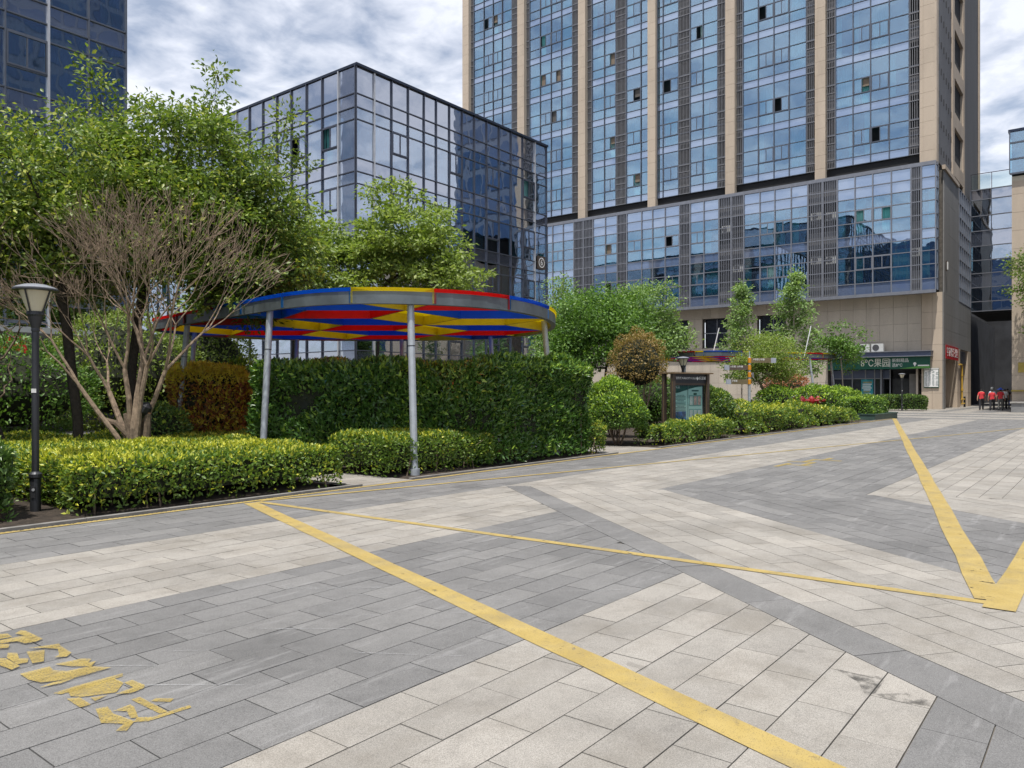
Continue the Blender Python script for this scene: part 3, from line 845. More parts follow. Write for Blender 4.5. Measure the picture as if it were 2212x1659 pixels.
# podium -------------------------------------------------------------
pod = thing('podium_block', 'three storey glass and louvre podium on a beige stone base under the tower', 'building')
kp = Kit(pod); fp = Face(kp, 'Y', 70.4, -1)
PC = [63.0, 61.4, 59.9, 58.4, 57.0, 55.6, 54.2, 52.8, 51.4, 50.16, 49.38, 47.95, 46.54, 45.28, 44.04, 42.51, 41.07, 39.91, 38.17, 36.92, 35.51, 33.93, 32.79, 31.35, 29.83, 28.57, 27.34, 25.81, 24.42, 22.93, 21.46, 20.18, 18.93, 17.48, 16.06, 14.61, 13.12, 12.34, 11.30]
PT = 'ggwgLLgwg' + 'gwgLLgwLwggwLwgLLgwwgLLgwwgLg'
PROWS = (('c', .30), ('s', .98), ('s', .93), ('u', 1.0), ('w', 1.12), ('p', 1.15), ('s', .80), ('u', 1.02), ('w', 1.12), ('p', 1.17), ('s', .95))
ZP = 20.35
for i in range(len(PC)-1):
    hi, lo = PC[i], PC[i+1]; typ = PT[i] if i < len(PT) else 'g'
    z = ZP; closed = random.random()
    for kind, h in PROWS:
        if kind == 'c':
            fp.add('coping', 'podium_mullion', lo, hi-.01, z-h, z, 0, .16)
        elif typ == 'L':
            if kind in 's': fp.add('louver_panel', 'louver', lo, hi, z-h, z, -.16, .03)
            elif kind == 'p': fp.add('louver_panel', 'louver', lo, hi, z-h, z-h*.35, -.20, .03)
        elif kind == 's': fp.add('pane', 'tower_spandrel', lo+.03, hi-.03, z-h+.03, z-.03, -.02, .02, jit(.0015))
        elif kind == 'w' and typ == 'w':
            st = random.choice((1, 2)) if random.random() < .45 else 0
            window(pod, fp, lo+.04, hi-.04, z-h+.03, z-.03, 0, 'tower_glass', 'podium_mullion', st)
            if st and random.random() < .6:
                sgn = -1 if st == 1 else 1; u = (lo+hi)/2+sgn*(hi-lo)*.235
                fp.add('roller_blind', 'brown_panel', u-.3, u+.3, z-h+.08, z-.08, -.12, .02)
        else: fp.add('pane', 'tower_glass', lo+.03, hi-.03, z-h+.03, z-.03, -.02, .02, jit(.0015))
        if kind == 'w' and typ != 'L' and random.random() < .72:
            w_ = (hi-lo)*random.choice((.4, .55, .95, .95, .95)); off = random.choice((-1, 1))*((hi-lo)-w_)/2
            curtain(pod, fp.P((lo+hi)/2+off, -.3, z-h/2-.07), w_, 3.2, fp.yaw)
        z -= h
    if typ == 'L':
        n = max(4, round((hi-lo)/.17))
        for q in range(n): kp.add('louver_slat', 'podium_mullion', fp.P(lo+(q+.5)*(hi-lo)/n, .0, (ZP-.3+z)/2), (.05, .12, ZP-.3-z), fp.yaw)
        kp.add('louver_back', 'louver_dark', fp.P((lo+hi)/2, -.55, (ZP+z)/2), (hi-lo, .05, ZP-z-.4), fp.yaw)
    kp.add('mullion', 'podium_mullion', fp.P(hi, .025, (ZP+z)/2), (.085, .13, ZP-z), fp.yaw)
kp.add('mullion', 'podium_mullion', fp.P(PC[-1], .025, (ZP+z)/2), (.085, .13, ZP-z), fp.yaw)
ZS = z
zz = ZP
for kind, h in PROWS:
    zz -= h; kp.add('transom', 'podium_mullion', fp.P(37.15, .012, zz), (51.7, .10, .065), fp.yaw)
kp.add('sill', 'podium_mullion', fp.P(37.15, .03, ZS-.12), (51.75, .2, .24), fp.yaw)
# return of the glass at its south end
fe = Face(kp, 'X', 11.26, -1)
zz = ZP-.3
for kind, h in PROWS[1:]:
    fe.add('pane', 'tower_glass' if kind != 's' else 'tower_spandrel', 70.45, 71.35, zz-h+.03, zz-.03, 0, .02)
    kp.add('transom', 'podium_mullion', (70.92, 11.25, zz), (1.0, .1, .06), 0); zz -= h
kp.add('mullion', 'podium_mullion', (70.9, 11.25, (ZP+ZS)/2), (.07, .11, ZP-ZS), 0)
part('inner_wall', pod, lambda m: m.box((81.4, 37.3, 15.2), (19.8, 51.4, 10.1), 'interior'))
def pslabs(m):
    for z in (20.2, 18.2, 13.6, ZS+.1): m.box((70.95, 37.3, z), (.75, 51.3, .25), 'interior')
part('floor_slab', pod, pslabs)
part('soffit', pod, lambda m: m.box((71.25, 37.3, ZS-.02), (1.5, 51.5, .2), 'podium_mullion'))
# stone base
ks = kp
ucut = [11.2+.113*k*0 for k in ()]
def seg(a, b, w): n = max(1, round((b-a)/w)); return [a+(b-a)*i/n for i in range(n)]
US = seg(12.62, 20.2, 1.02)+seg(20.2, 23.95, 1.02)+seg(23.95, 26.67, 1.02)+seg(26.67, 29.63, 1.02)+seg(29.63, 32.24, 1.02)+seg(32.24, 33.78, 1.02)+seg(33.78, 36.9, 1.02)+seg(36.9, 62.5, 1.02)+[62.5]
ZR = [4.75, 5.76, 7.23, 8.7, 9.75]
OPEN = [(23.95, 26.67), (29.63, 32.24), (33.78, 36.9), (40.0, 43.0)]
def in_open(u): return any(a < u < b for a, b in OPEN)
for i in range(len(US)-1):
    a, b = US[i], US[i+1]; u = (a+b)/2
    for j in range(4):
        if 1 <= j <= 2 and in_open(u): continue
        kp.add('stone_panel', 'grey_stone', (72.0, u, (ZR[j]+ZR[j+1])/2), (b-a-.014, .08, ZR[j+1]-ZR[j]-.014), math.pi/2)
    if u > 20.2:
        for z0, z1 in ((0, 1.15), (1.15, 2.3), (2.3, 3.5), (3.5, 4.75)):
            kp.add('stone_panel', 'grey_stone', (72.0, u, (z0+z1)/2), (b-a-.014, .08, z1-z0-.014), math.pi/2)
def basewall(m):
    m.box((72.5, 37.6, 4.9), (.8, 50, 9.6), 'grout')
# backing wall in pieces so that the windows are real recesses
def backing(m):
    edges = [20.2]+[v for p_ in OPEN for v in p_]+[62.6]
    for i in range(0, len(edges)-1, 2): m.box((72.32, (edges[i]+edges[i+1])/2, 4.9), (.5, edges[i+1]-edges[i], 9.7), 'grout')
    for a, b in OPEN:
        m.box((72.32, (a+b)/2, 2.87), (.5, b-a, 5.74), 'grout'); m.box((72.32, (a+b)/2, 9.24), (.5, b-a, 1.04), 'grout')
    m.box((72.32, 15.8, 7.25), (.5, 8.9, 5.0), 'grout')
part('backing_wall', pod, backing)
for a, b in OPEN:
    fr = part('window', pod, lambda m, a=a, b=b: (m.box((72.6, (a+b)/2, 5.80), (.12, b-a, .08), 'podium_mullion'), m.box((72.6, (a+b)/2, 7.3), (.1, b-a, .07), 'podium_mullion'), m.box((72.6, (a+b)/2, 7.23), (.11, .08, 2.9), 'podium_mullion')))
    for q in range(2):
        for z0, z1 in ((5.82, 7.26), (7.34, 8.7)):
            o = link('pane', unit_box('dark_glass_plain'), fr, (72.66, a+(b-a)*(q+.5)/2, (z0+z1)/2), None, (.03, (b-a)/2-.08, z1-z0))
# corner pier beside the shop, three wide courses
for z0, z1 in ((0, 1.35), (1.35, 2.7), (2.7, 4.05), (4.05, 5.4), (5.4, 6.75), (6.75, 8.1), (8.1, 9.75)):
    for a, b in ((11.05, 11.8), (11.8, 12.6)): kp.add('stone_panel', 'beige_stone', (71.9, (a+b)/2, (z0+z1)/2), (b-a-.014, .1, z1-z0-.014), math.pi/2)
    kp.add('stone_panel', 'shaded_side_stone', (72.45, 11.03, (z0+z1)/2), (1.0, .1, z1-z0-.014), 0)
part('pier_core', pod, lambda m: m.box((72.5, 11.83, 4.9), (1.0, 1.5, 9.7), 'grout'))
# south side of the podium: grey stone, part of its shade put into the colour, with two deep openings, louvred glass above
for z0, z1 in ((5.4, 6.75), (6.75, 8.1), (8.1, 9.75), (9.75, 12.4), (12.4, 15.0), (15.0, 17.6), (17.6, 20.1)):
    for a, b in ((72.97, 75.6), (75.6, 78.2), (78.2, 80.8), (80.8, 84.5), (84.5, 88.4)):
        if z0 > 9.7 and a > 80: continue
        if z0 < 5.5 and a < 80 and False: continue
        kp.add('stone_panel', 'shaded_side_stone', ((a+b)/2, 11.14, (z0+z1)/2), (b-a-.015, .1, z1-z0-.015), 0)
kp.add('stone_panel', 'beige_stone', (76.5, 11.08, 20.3), (7.6, .25, .35), 0)
for x in np.arange(81.0, 88.2, 1.2):
    kp.add('mullion', 'podium_mullion', (float(x), 11.1, 15.0), (.08, .12, 10.4), 0)
    for z0 in np.arange(9.9, 20, 1.3): kp.add('pane', 'tower_glass', (float(x)+.6, 11.16, float(z0)+.6), (1.1, .02, 1.2), 0, jit())
for z0 in np.arange(9.8, 20.3, 1.3): kp.add('transom', 'podium_mullion', (84.6, 11.12, float(z0)), (7.4, .1, .06), 0)
for x0, x1 in ((79.95, 81.6), (86.4, 88.4)):
    for z0, z1 in ((0, 1.35), (1.35, 2.7), (2.7, 4.05), (4.05, 5.4)):
        kp.add('stone_panel', 'beige_stone', ((x0+x1)/2, 11.14, (z0+z1)/2), (x1-x0-.01, .1, z1-z0-.015), 0)
        kp.add('stone_panel', 'beige_stone', (x0+.05, 12.0, (z0+z1)/2), (.1, 1.7, z1-z0-.015), 0)
part('passage_wall', pod, lambda m: (m.box((80.7, 13.0, 4.9), (17, .15, 9.7), 'grey_stone'), m.box((80.7, 12.1, 5.35), (15.4, 1.75, .1), 'grey_stone'),
     m.box((84.0, 11.3, 4.75), (4.8, .1, 1.2), 'louver'), m.box((80.7, 11.35, 9.7), (15.2, .3, .1), 'grout'), m.box((80.6, 11.35, 15), (15.1, .25, 10.3), 'grout')))
kp.flush(300, limits={'stone_panel': 300})

# fruit shop in the podium base ---------------------------------------
shop = thing('fruit_shop', 'fruit shop with green fascia and dark glass front in the stone base', 'shop')
def shopfront(m):
    m.box((72.9, 18.0, 1.7), (.06, 4.6, 3.4), 'dark_glass_plain'); m.box((72.6, 15.85, 1.7), (.5, .12, 3.4), 'podium_mullion')
part('glass_front', shop, shopfront)
def shopframe(m):
    for u in (20.1, 18.3, 17.2, 16.45, 15.2): m.box((72.78, u, 1.7), (.1, .09, 3.4), 'podium_mullion')
    m.box((72.78, 17.7, 2.62), (.09, 4.9, .08), 'podium_mullion'); m.box((72.80, 17.7, 3.0), (.05, 4.9, .72), 'fascia_blue')
part('glazing_frame', shop, shopframe)
part('back_wall', shop, lambda m: (m.box((75.2, 16.5, 2.4), (.1, 9.0, 4.8), 'far_dark'), m.box((73.7, 20.4, 2.4), (3.0, .1, 4.8), 'far_dark'), m.box((73.7, 16.5, 4.7), (3.0, 8.8, .1), 'far_dark'), m.box((73.7, 16.5, .012), (3.0, 8.0, .02), 'far_dark')))
part('entrance_recess', shop, lambda m: (m.box((74.2, 13.9, 1.7), (.08, 2.7, 3.4), 'far_dark'), m.box((73.4, 12.68, 1.75), (1.6, .08, 3.5), 'grey_plaster'),
     m.box((73.6, 14.0, 3.42), (1.5, 2.8, .08), 'far_dark'), m.box((73.1, 13.2, 1.5), (.08, 1.1, 3.0), 'grey_plaster'), m.box((73.04, 13.0, 1.1), (.05, .32, 2.2), 'far_dark')))
part('door', shop, lambda m: (m.box((73.5, 14.5, 1.3), (.06, 1.3, 2.6), 'dark_steel'),))
fas = part('fascia_board', shop, lambda m: m.box((71.35, 15.9, 3.91), (.12, 8.1, 1.02), 'sign_green'))
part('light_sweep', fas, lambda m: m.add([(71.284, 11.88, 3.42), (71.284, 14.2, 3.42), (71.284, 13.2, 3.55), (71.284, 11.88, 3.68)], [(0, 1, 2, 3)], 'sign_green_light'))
text_mesh('lettering', '8℃果园', .80, 'sign_letter', fas, face_mtx((71.275, 17.25, 3.90), (0, -1, 0)), .01, 'LEFT', .80)
text_mesh('lettering', '新鲜精品', .36, 'print_white', fas, face_mtx((71.28, 14.75, 4.10), (0, -1, 0)), .004, 'LEFT', .9)
text_mesh('lettering', '选8℃', .34, 'print_white', fas, face_mtx((71.28, 14.75, 3.70), (0, -1, 0)), .004, 'LEFT', .9)
part('divider', fas, lambda m: m.box((71.28, 14.9, 3.9), (.02, .025, .7), 'print_white'))
def pin(m):
    n = 14; m.add([(71.283, 13.0+.12*math.cos(2*math.pi*k/n), 3.82+.12*math.sin(2*math.pi*k/n)) for k in range(n)], [tuple(range(n))], 'print_white')
    m.add([(71.282, 13.1, 3.78), (71.282, 12.9, 3.78), (71.282, 13.0, 3.56)], [(0, 1, 2)], 'print_white'); m.box((71.285, 12.35, 3.66), (.01, .85, .10), 'print_white')
part('map_pin', fas, pin)
can = part('canopy', shop, lambda m: (m.box((71.5, 15.9, 4.66), (1.0, 8.3, .36), 'fascia_blue'), m.box((71.46, 15.9, 4.87), (1.12, 8.4, .06), 'podium_mullion'), m.box((71.48, 15.9, 4.45), (1.1, 8.36, .06), 'podium_mullion')))
poster = thing('shop_poster', 'teal advertising poster in the fruit shop window', 'poster', (72.72, 17.05, 0))
part('sheet', poster, lambda m: m.box((0, 0, 1.55), (.03, 1.0, 2.0), 'sign_teal'))
part('print', poster, lambda m: [m.box((-.02, random.uniform(-.08, .08), 2.3-k*.17), (.01, random.uniform(.5, .8), .07), random.choice(('print_white', 'brass', 'print_white'))) for k in range(9)])
dirb = thing('directory_board', 'white tenant directory board with green base on the corner pier', 'sign', (71.80, 11.85, 0))
part('board', dirb, lambda m: m.box((0, 0, 2.62), (.08, 1.12, 1.65), 'sign_green'))
part('sheet', dirb, lambda m: (m.box((-.05, 0, 2.58), (.02, 1.04, 1.42), 'print_white'), m.box((-.05, 0, 3.38), (.03, 1.1, .12), 'paper')))
part('print', dirb, lambda m: [m.box((-.064, -.42+c_*.27+random.uniform(-.02, .02), 3.15-r_*.088), (.006, random.uniform(.1, .2), .03), 'print_ink') for r_ in range(14) for c_ in range(4) if random.random() < .9])
text_mesh('print', '企业名录', .09, 'print_ink', dirb, face_mtx((-.064, .2, 3.235), (0, -1, 0)), .002)
for i, y_ in enumerate((15.9, 17.0, 19.6)):
    ac = thing('air_conditioner', ('white air conditioner outdoor unit nearest the corner pier on the shop canopy', 'white air conditioner outdoor unit beside another on the shop canopy', 'lone white air conditioner unit at the far end of the shop canopy')[i], 'air conditioner', (71.45, y_, 4.9))
    part('case', ac, lambda m: m.box((0, 0, .36), (.42, .95, .68), 'ac_white'))
    part('fan_grille', ac, lambda m: m.tube([(-.212, .12, .36), (-.225, .12, .36)], .27, 'ac_fan', 18))
    part('foot', ac, lambda m: (m.box((0, -.3, .01), (.4, .06, .03), 'ac_fan'), m.box((0, .3, .01), (.4, .06, .03), 'ac_fan')))
ban = thing('banner_sign', 'red sign with tall white characters over the passage side opening', 'sign', (76.5, 11.02, 0))
part('panel', ban, lambda m: m.box((0, 0, 4.85), (6.6, .08, 1.15), 'sign_red'))
text_mesh('lettering', '宇家智汇社区', .86, 'print_white', ban, face_mtx((0, -.045, 4.82), (1, 0, 0)), .004, 'CENTER', 1.15)
pipe = thing('gas_pipe', 'yellow gas pipe bracketed to the stone column at the passage', 'pipe', (81.9, 10.98, 0))
part('riser', pipe, lambda m: m.tube([(-1.6, 0, 3.95), (-.2, 0, 3.95), (0, 0, 3.8), (0, 0, .25)], .07, 'gas_yellow'))
part('valve', pipe, lambda m: (m.tube([(-.4, 0, .75), (1.2, -.05, .75)], .06, 'gas_yellow'), m.tube([(-.3, 0, .35), (1.2, -.05, .35)], .06, 'gas_yellow'), m.tube([(1.2, -.05, 1.0), (1.2, -.05, .0)], .09, 'dark_steel'),
     m.tube([(0, 0, 1.55), (0, 0, 1.75)], .12, 'gas_yellow'), m.tube([(0, 0, 2.9), (0, 0, 3.0)], .11, 'gas_yellow')))
# wall lamp on the podium side
wlmp = thing('wall_lamp', 'small bronze wall lamp on the grey podium side', 'lamp', (73.6, 11.0, 12.1))
part('bracket', wlmp, lambda m: m.box((0, 0, 0), (.12, .1, .9), 'bronze')); part('glass', wlmp, lambda m: m.box((0, -.09, 0), (.3, .08, .65), 'paper'))

for i, (y_, z_, lb) in enumerate(((20.8, 16.75, 'upper air conditioner behind podium louvres, in the bay half nearer the tower middle'), (19.55, 16.6, 'upper air conditioner behind podium louvres, in the bay half nearer the shop corner'),
        (20.8, 12.85, 'lower air conditioner behind podium louvres, in the bay half nearer the tower middle'), (19.55, 12.75, 'lower air conditioner behind podium louvres, in the bay half nearer the shop corner'),
        (29.2, 16.7, 'upper air conditioner behind the louvre bay beside the ginkgo top'), (28.0, 12.85, 'lower air conditioner behind the louvre bay beside the ginkgo top'), (12.75, 12.7, 'air conditioner behind the narrow end louvre of the podium'))):
    ac = thing('air_conditioner', lb, 'air conditioner', (70.72, y_, z_), 0, 'air conditioners behind the podium louvres')
    part('case', ac, lambda m: m.box((0, 0, .36), (.34, .9, .68), 'ac_white')); part('fan_grille', ac, lambda m: m.tube([(-.172, .12, .36), (-.182, .12, .36)], .26, 'ac_fan', 18))
    part('shelf', ac, lambda m: m.box((0, 0, -.02), (.4, 1.1, .04), 'louver'))

# linking block over the passage --------------------------------------
br = thing('link_building', 'dark glass link block bridging the passage beside the tower', 'building')
kb = Kit(br); fb = Face(kb, 'Y', 88.5, -1)
bc = [11.1-1.75*i for i in range(11)]; brow_ = [21.5, 20.5, 18.9, 17.4, 15.9, 14.5, 13.2, 11.8, 10.4, 9.45]
for i in range(10):
    for j in range(9):
        fb.add('pane', 'office_glass' if j % 3 else 'office_spandrel', bc[i+1]+.03, bc[i]-.03, brow_[j+1]+.03, brow_[j]-.03, -.02, .02, jit())
    if random.random() < .6: curtain(br, fb.P((bc[i]+bc[i+1])/2, -.3, random.choice((12.2, 17.0))), 1.2, 2.6, fb.yaw)
for u in bc: kb.add('mullion', 'mullion', fb.P(u, .02, 15.5), (.06, .1, 12), fb.yaw)
for z_ in brow_: kb.add('transom', 'podium_mullion', fb.P(2.3, .02, z_), (17.5, .12, .08), fb.yaw)
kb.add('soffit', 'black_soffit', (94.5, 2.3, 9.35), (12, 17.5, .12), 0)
kb.flush(300)
part('inner_wall', br, lambda m: m.box((95, 2.3, 15.5), (12, 17.4, 11.8), 'interior'))
for i in range(10):
    p_ = part('guard_rail', br, lambda m, i=i: (m.box((88.5, bc[i]-.03, 22.3), (.05, .05, 1.6), 'dark_steel'), m.box((88.5, bc[i]-.875, 23.1), (.05, 1.75, .06), 'dark_steel')))
    link('pane', unit_box('clear_glass'), p_, (88.5, bc[i]-.875, 22.25), None, (.02, 1.66, 1.5))
# passage beyond, in deep shade
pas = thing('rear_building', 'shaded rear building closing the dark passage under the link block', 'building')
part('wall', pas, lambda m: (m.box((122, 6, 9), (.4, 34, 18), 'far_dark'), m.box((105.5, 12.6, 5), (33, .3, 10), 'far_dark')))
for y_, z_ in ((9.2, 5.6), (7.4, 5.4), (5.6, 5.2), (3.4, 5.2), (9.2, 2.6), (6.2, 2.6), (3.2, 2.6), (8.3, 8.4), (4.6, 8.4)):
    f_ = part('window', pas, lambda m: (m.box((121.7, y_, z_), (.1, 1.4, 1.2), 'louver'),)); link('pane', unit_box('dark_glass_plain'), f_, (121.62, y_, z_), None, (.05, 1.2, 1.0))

# right-hand block: stone with a glass storey above ---------------------
rb = thing('corner_building', 'tan stone building with a glazed top storey across the passage', 'building')
kr = Kit(rb); fr_ = Face(kr, 'Y', 67.0, -1)
z = 0
for j in range(13):
    for i in range(10): fr_.add('stone_panel', 'beige_stone', 5.8-1.3*(i+1)+.007, 5.8-1.3*i-.007, z+.007, z+1.33-.007, 0, .08)
    z += 1.33
for j, (z0, z1) in enumerate(((17.45, 18.5), (18.5, 19.7), (19.7, 20.5))):
    for i in range(8): fr_.add('pane', 'tower_glass', 5.9-1.6*(i+1)+.03, 5.9-1.6*i-.03, z0+.03, z1-.03, .25, .02, jit())
    kr.add('transom', 'mullion', fr_.P(-.5, .27, z0), (12.8, .12, .12), fr_.yaw)
for i in range(9): kr.add('mullion', 'mullion', fr_.P(5.9-1.6*i, .28, 19), (.07, .12, 3.1), fr_.yaw)
kr.flush(300)
part('core', rb, lambda m: (m.box((73, -.75, 8.6), (11.8, 13.0, 17.2), 'grey_stone'), m.box((73.1, -.5, 19), (11.5, 12.7, 3.0), 'interior'), m.box((73, -.5, 20.6), (12.6, 13, .2), 'coping')))
part('ledge', rb, lambda m: m.box((66.9, -.7, 1.55), (.14, 13.05, .1), 'brass'))
pq = thing('brass_plaque', 'brass plaque on the tan stone building', 'sign', (66.93, 4.85, 3.25))
part('plate', pq, lambda m: m.box((0, 0, 0), (.05, 1.1, .72), 'brass'))

# tall towers across the drive and behind the viewer: seen mirrored in the glass
def block(name, label, x0, x1, y0, y1, h, bay, flr, frame, pane):
    o = thing(name, label, 'tower')
    def body(m): m.box(((x0+x1)/2, (y0+y1)/2, h/2), (x1-x0, y1-y0, h), frame)
    part('wall', o, body)
    def wins(m):
        z = 1.2
        while z < h-2:
            u = y0+.6
            while u < y1-bay*.6:
                for x, s_ in ((x0-.04, 1), (x1+.04, 1)): m.box((x, u+bay*.4, z+flr*.36), (.06, bay*.78, flr*.7), pane)
                u += bay
            u = x0+.6
            while u < x1-bay*.6:
                for y_ in (y0-.04, y1+.04): m.box((u+bay*.4, y_, z+flr*.36), (bay*.78, .06, flr*.7), pane)
                u += bay
            z += flr
    tag(part('window', o, wins), kind='stuff'); return o
block('apartment_tower', 'tall dark tower behind the tan building, seen only mirrored in glass', 84, 112, -10.5, 2.5, 60, 2.1, 3.6, 'block_frame', 'block_pane')
block('added_low_block', 'added low dark row across the drive, seen only mirrored in glass', 70, 150, -46, -36, 11, 2.4, 3.6, 'block_frame', 'block_pane')  # unseen low row, added to darken the lowest reflections in the glass
block('apartment_tower', 'broad dark tower across the drive, seen only mirrored in glass', 14, 66, -64, -46, 58, 2.2, 3.6, 'block_frame', 'block_pane')
block('apartment_tower', 'long dark block behind the viewer, seen only mirrored in glass', -78, -58, 6, 120, 36, 2.4, 3.6, 'block_frame', 'block_pane')

# ================================================================== PLANTS
def unit(v): return v/np.maximum(np.linalg.norm(v, axis=1, keepdims=True), 1e-9)
def leaves(name, parent, P, D, size, mat, aspect=.42, young=None, fold=.12, loc=(0, 0, 0), seed=0, face=None, loose=.55):
    """leaf blades: P base points, D growth directions; each blade is two folded triangles"""
    rg = np.random.default_rng(seed); n = len(P)
    D = unit(D); L = size*rg.uniform(.65, 1.25, (n, 1))
    q = unit(rg.normal(size=(n, 3)))
    if face is not None: q = unit(face+q*loose)
    S = unit(np.cross(D, q)); N = np.cross(S, D)
    W = L*aspect*.5*rg.uniform(.8, 1.2, (n, 1))
    V = np.empty((n, 4, 3)); mid = P+D*L*.45+N*L*fold
    V[:, 0] = P; V[:, 1] = mid+S*W; V[:, 2] = P+D*L; V[:, 3] = mid-S*W
    b = (np.arange(n)*4)[:, None]
    F = np.concatenate([b+np.array([0, 1, 2]), b+np.array([0, 2, 3])], axis=1).reshape(-1, 3)
    rn = np.repeat(np.clip(rg.normal(.5, .24, n), 0, 1), 2)
    yo = None if young is None else np.repeat(young, 2)
    me = make_mesh(name, V.reshape(-1, 3), F, [mat], None, rn, yo)
    return link(name, me, parent, loc)

def lump(x, y, z, s=2.2, a=.05):
    return a*(np.sin(s*x+1.3*np.sin(s*.7*y))+np.sin(s*1.27*y+z*s)+np.sin(s*1.9*z+x))/1.6
def hedge_pts(rg, boxes, dens, h_depth, round_=.06, bottom=0.0, amp=.045):
    """points on the top and sides of joined boxes: (cx, cy, lx, ly, z0, z1, yaw)"""
    PP, NN = [], []
    for cx_, cy_, lx, ly, z0, z1, yaw in boxes:
        faces = [('t', lx*ly), ('x+', ly*(z1-z0)), ('x-', ly*(z1-z0)), ('y+', lx*(z1-z0)), ('y-', lx*(z1-z0))]
        for f, A in faces:
            n = int(A*dens*(1.0 if f in ('t', 'y-', 'x+', 'x-') else .55))
            a = rg.uniform(-1, 1, n); b = rg.uniform(-1, 1, n)
            if f == 't': p = np.stack([a*lx/2, b*ly/2, np.full(n, z1)], 1); nr = np.tile((0, 0, 1.), (n, 1))
            elif f[0] == 'x':
                s_ = 1 if f[1] == '+' else -1
                p = np.stack([np.full(n, s_*lx/2), a*ly/2, z0+(b+1)/2*(z1-z0)], 1); nr = np.tile((s_, 0, .15), (n, 1))
            else:
                s_ = 1 if f[1] == '+' else -1
                p = np.stack([a*lx/2, np.full(n, s_*ly/2), z0+(b+1)/2*(z1-z0)], 1); nr = np.tile((0, s_, .15), (n, 1))
            # round the shoulders
            ex = np.clip((np.abs(p[:, 0])-(lx/2-.16))/.16, 0, 1); ey = np.clip((np.abs(p[:, 1])-(ly/2-.16))/.16, 0, 1); ez = np.clip((p[:, 2]-(z1-.16))/.16, 0, 1)
            k = np.maximum(ex*ez, ey*ez)*round_
            p[:, 2] -= k; p[:, 0] -= np.sign(p[:, 0])*ex*np.maximum(ez, ey)*round_; p[:, 1] -= np.sign(p[:, 1])*ey*np.maximum(ez, ex)*round_
            c, s = math.cos(yaw), math.sin(yaw)
            q = np.stack([cx_+p[:, 0]*c-p[:, 1]*s, cy_+p[:, 0]*s+p[:, 1]*c, p[:, 2]], 1)
            m_ = np.stack([nr[:, 0]*c-nr[:, 1]*s, nr[:, 0]*s+nr[:, 1]*c, nr[:, 2]], 1)
            q += m_*(lump(q[:, 0], q[:, 1], q[:, 2], 3.1, amp)-rg.exponential(h_depth, n))[:, None]
            if bottom: # foliage thins out low down, bare stems show
                keep = rg.random(n) < np.clip((q[:, 2]-z0)/bottom+.12, 0, 1); q = q[keep]; m_ = m_[keep]
            PP.append(q); NN.append(m_)
    return np.concatenate(PP), np.concatenate(NN)
def hedge(name, label, boxes, dens, size, mat, seed, young=.0, group=None, aspect=.45, depth=.035, bottom=0.0, spread=.9, cat='hedge', up=.35, stems=60, amp=.045, core=.8):
    rg = np.random.default_rng(seed)
    x = sum(b[0] for b in boxes)/len(boxes); y = sum(b[1] for b in boxes)/len(boxes)
    o = thing(name, label, cat, (x, y, 0), 0, group)
    P, N = hedge_pts(rg, boxes, dens, depth, .07, bottom, amp)
    D = N*.55+rg.normal(size=P.shape)*spread*.75+np.array((0, 0, up))
    z1 = max(b[5] for b in boxes); z0 = min(b[4] for b in boxes)
    topness = np.clip((P[:, 2]-(z1-.22*(z1-z0)))/(.22*(z1-z0)), 0, 1)
    patch = .5+.5*np.sin(P[:, 0]*2.1+np.sin(P[:, 1]*1.7)*1.4)
    yo = (rg.random(len(P)) < young*(.18+.82*topness)*(.55+.45*patch))*rg.uniform(.4, 1, len(P))
    P = P-np.array((x, y, 0))
    tag(leaves('foliage', o, P, D, size, mat, aspect, yo, seed=seed+1, face=N, loose=.75), kind='stuff')
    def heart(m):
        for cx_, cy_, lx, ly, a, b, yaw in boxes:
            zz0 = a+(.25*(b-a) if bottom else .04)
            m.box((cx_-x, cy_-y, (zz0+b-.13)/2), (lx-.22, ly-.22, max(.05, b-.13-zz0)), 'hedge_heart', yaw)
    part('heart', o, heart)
    def stem(m):
        for _ in range(stems):
            b_ = boxes[int(rg.integers(len(boxes)))]
            a1, a2 = rg.uniform(-.46, .46), rg.uniform(-.5, .42); c, s = math.cos(b_[6]), math.sin(b_[6])
            px = b_[0]+a1*b_[2]*c-a2*b_[3]*s-x; py = b_[1]+a1*b_[2]*s+a2*b_[3]*c-y
            m.tube([(px, py, .02), (px+rg.normal(0, .05), py+rg.normal(0, .05), b_[4]+.45*(b_[5]-b_[4])), (px+rg.normal(0, .12), py+rg.normal(0, .12), b_[4]+.8*(b_[5]-b_[4]))], [.014, .010, .005], 'bark_brown', 5, False)
    if stems: tag(part('stem', o, stem), kind='stuff')
    return o
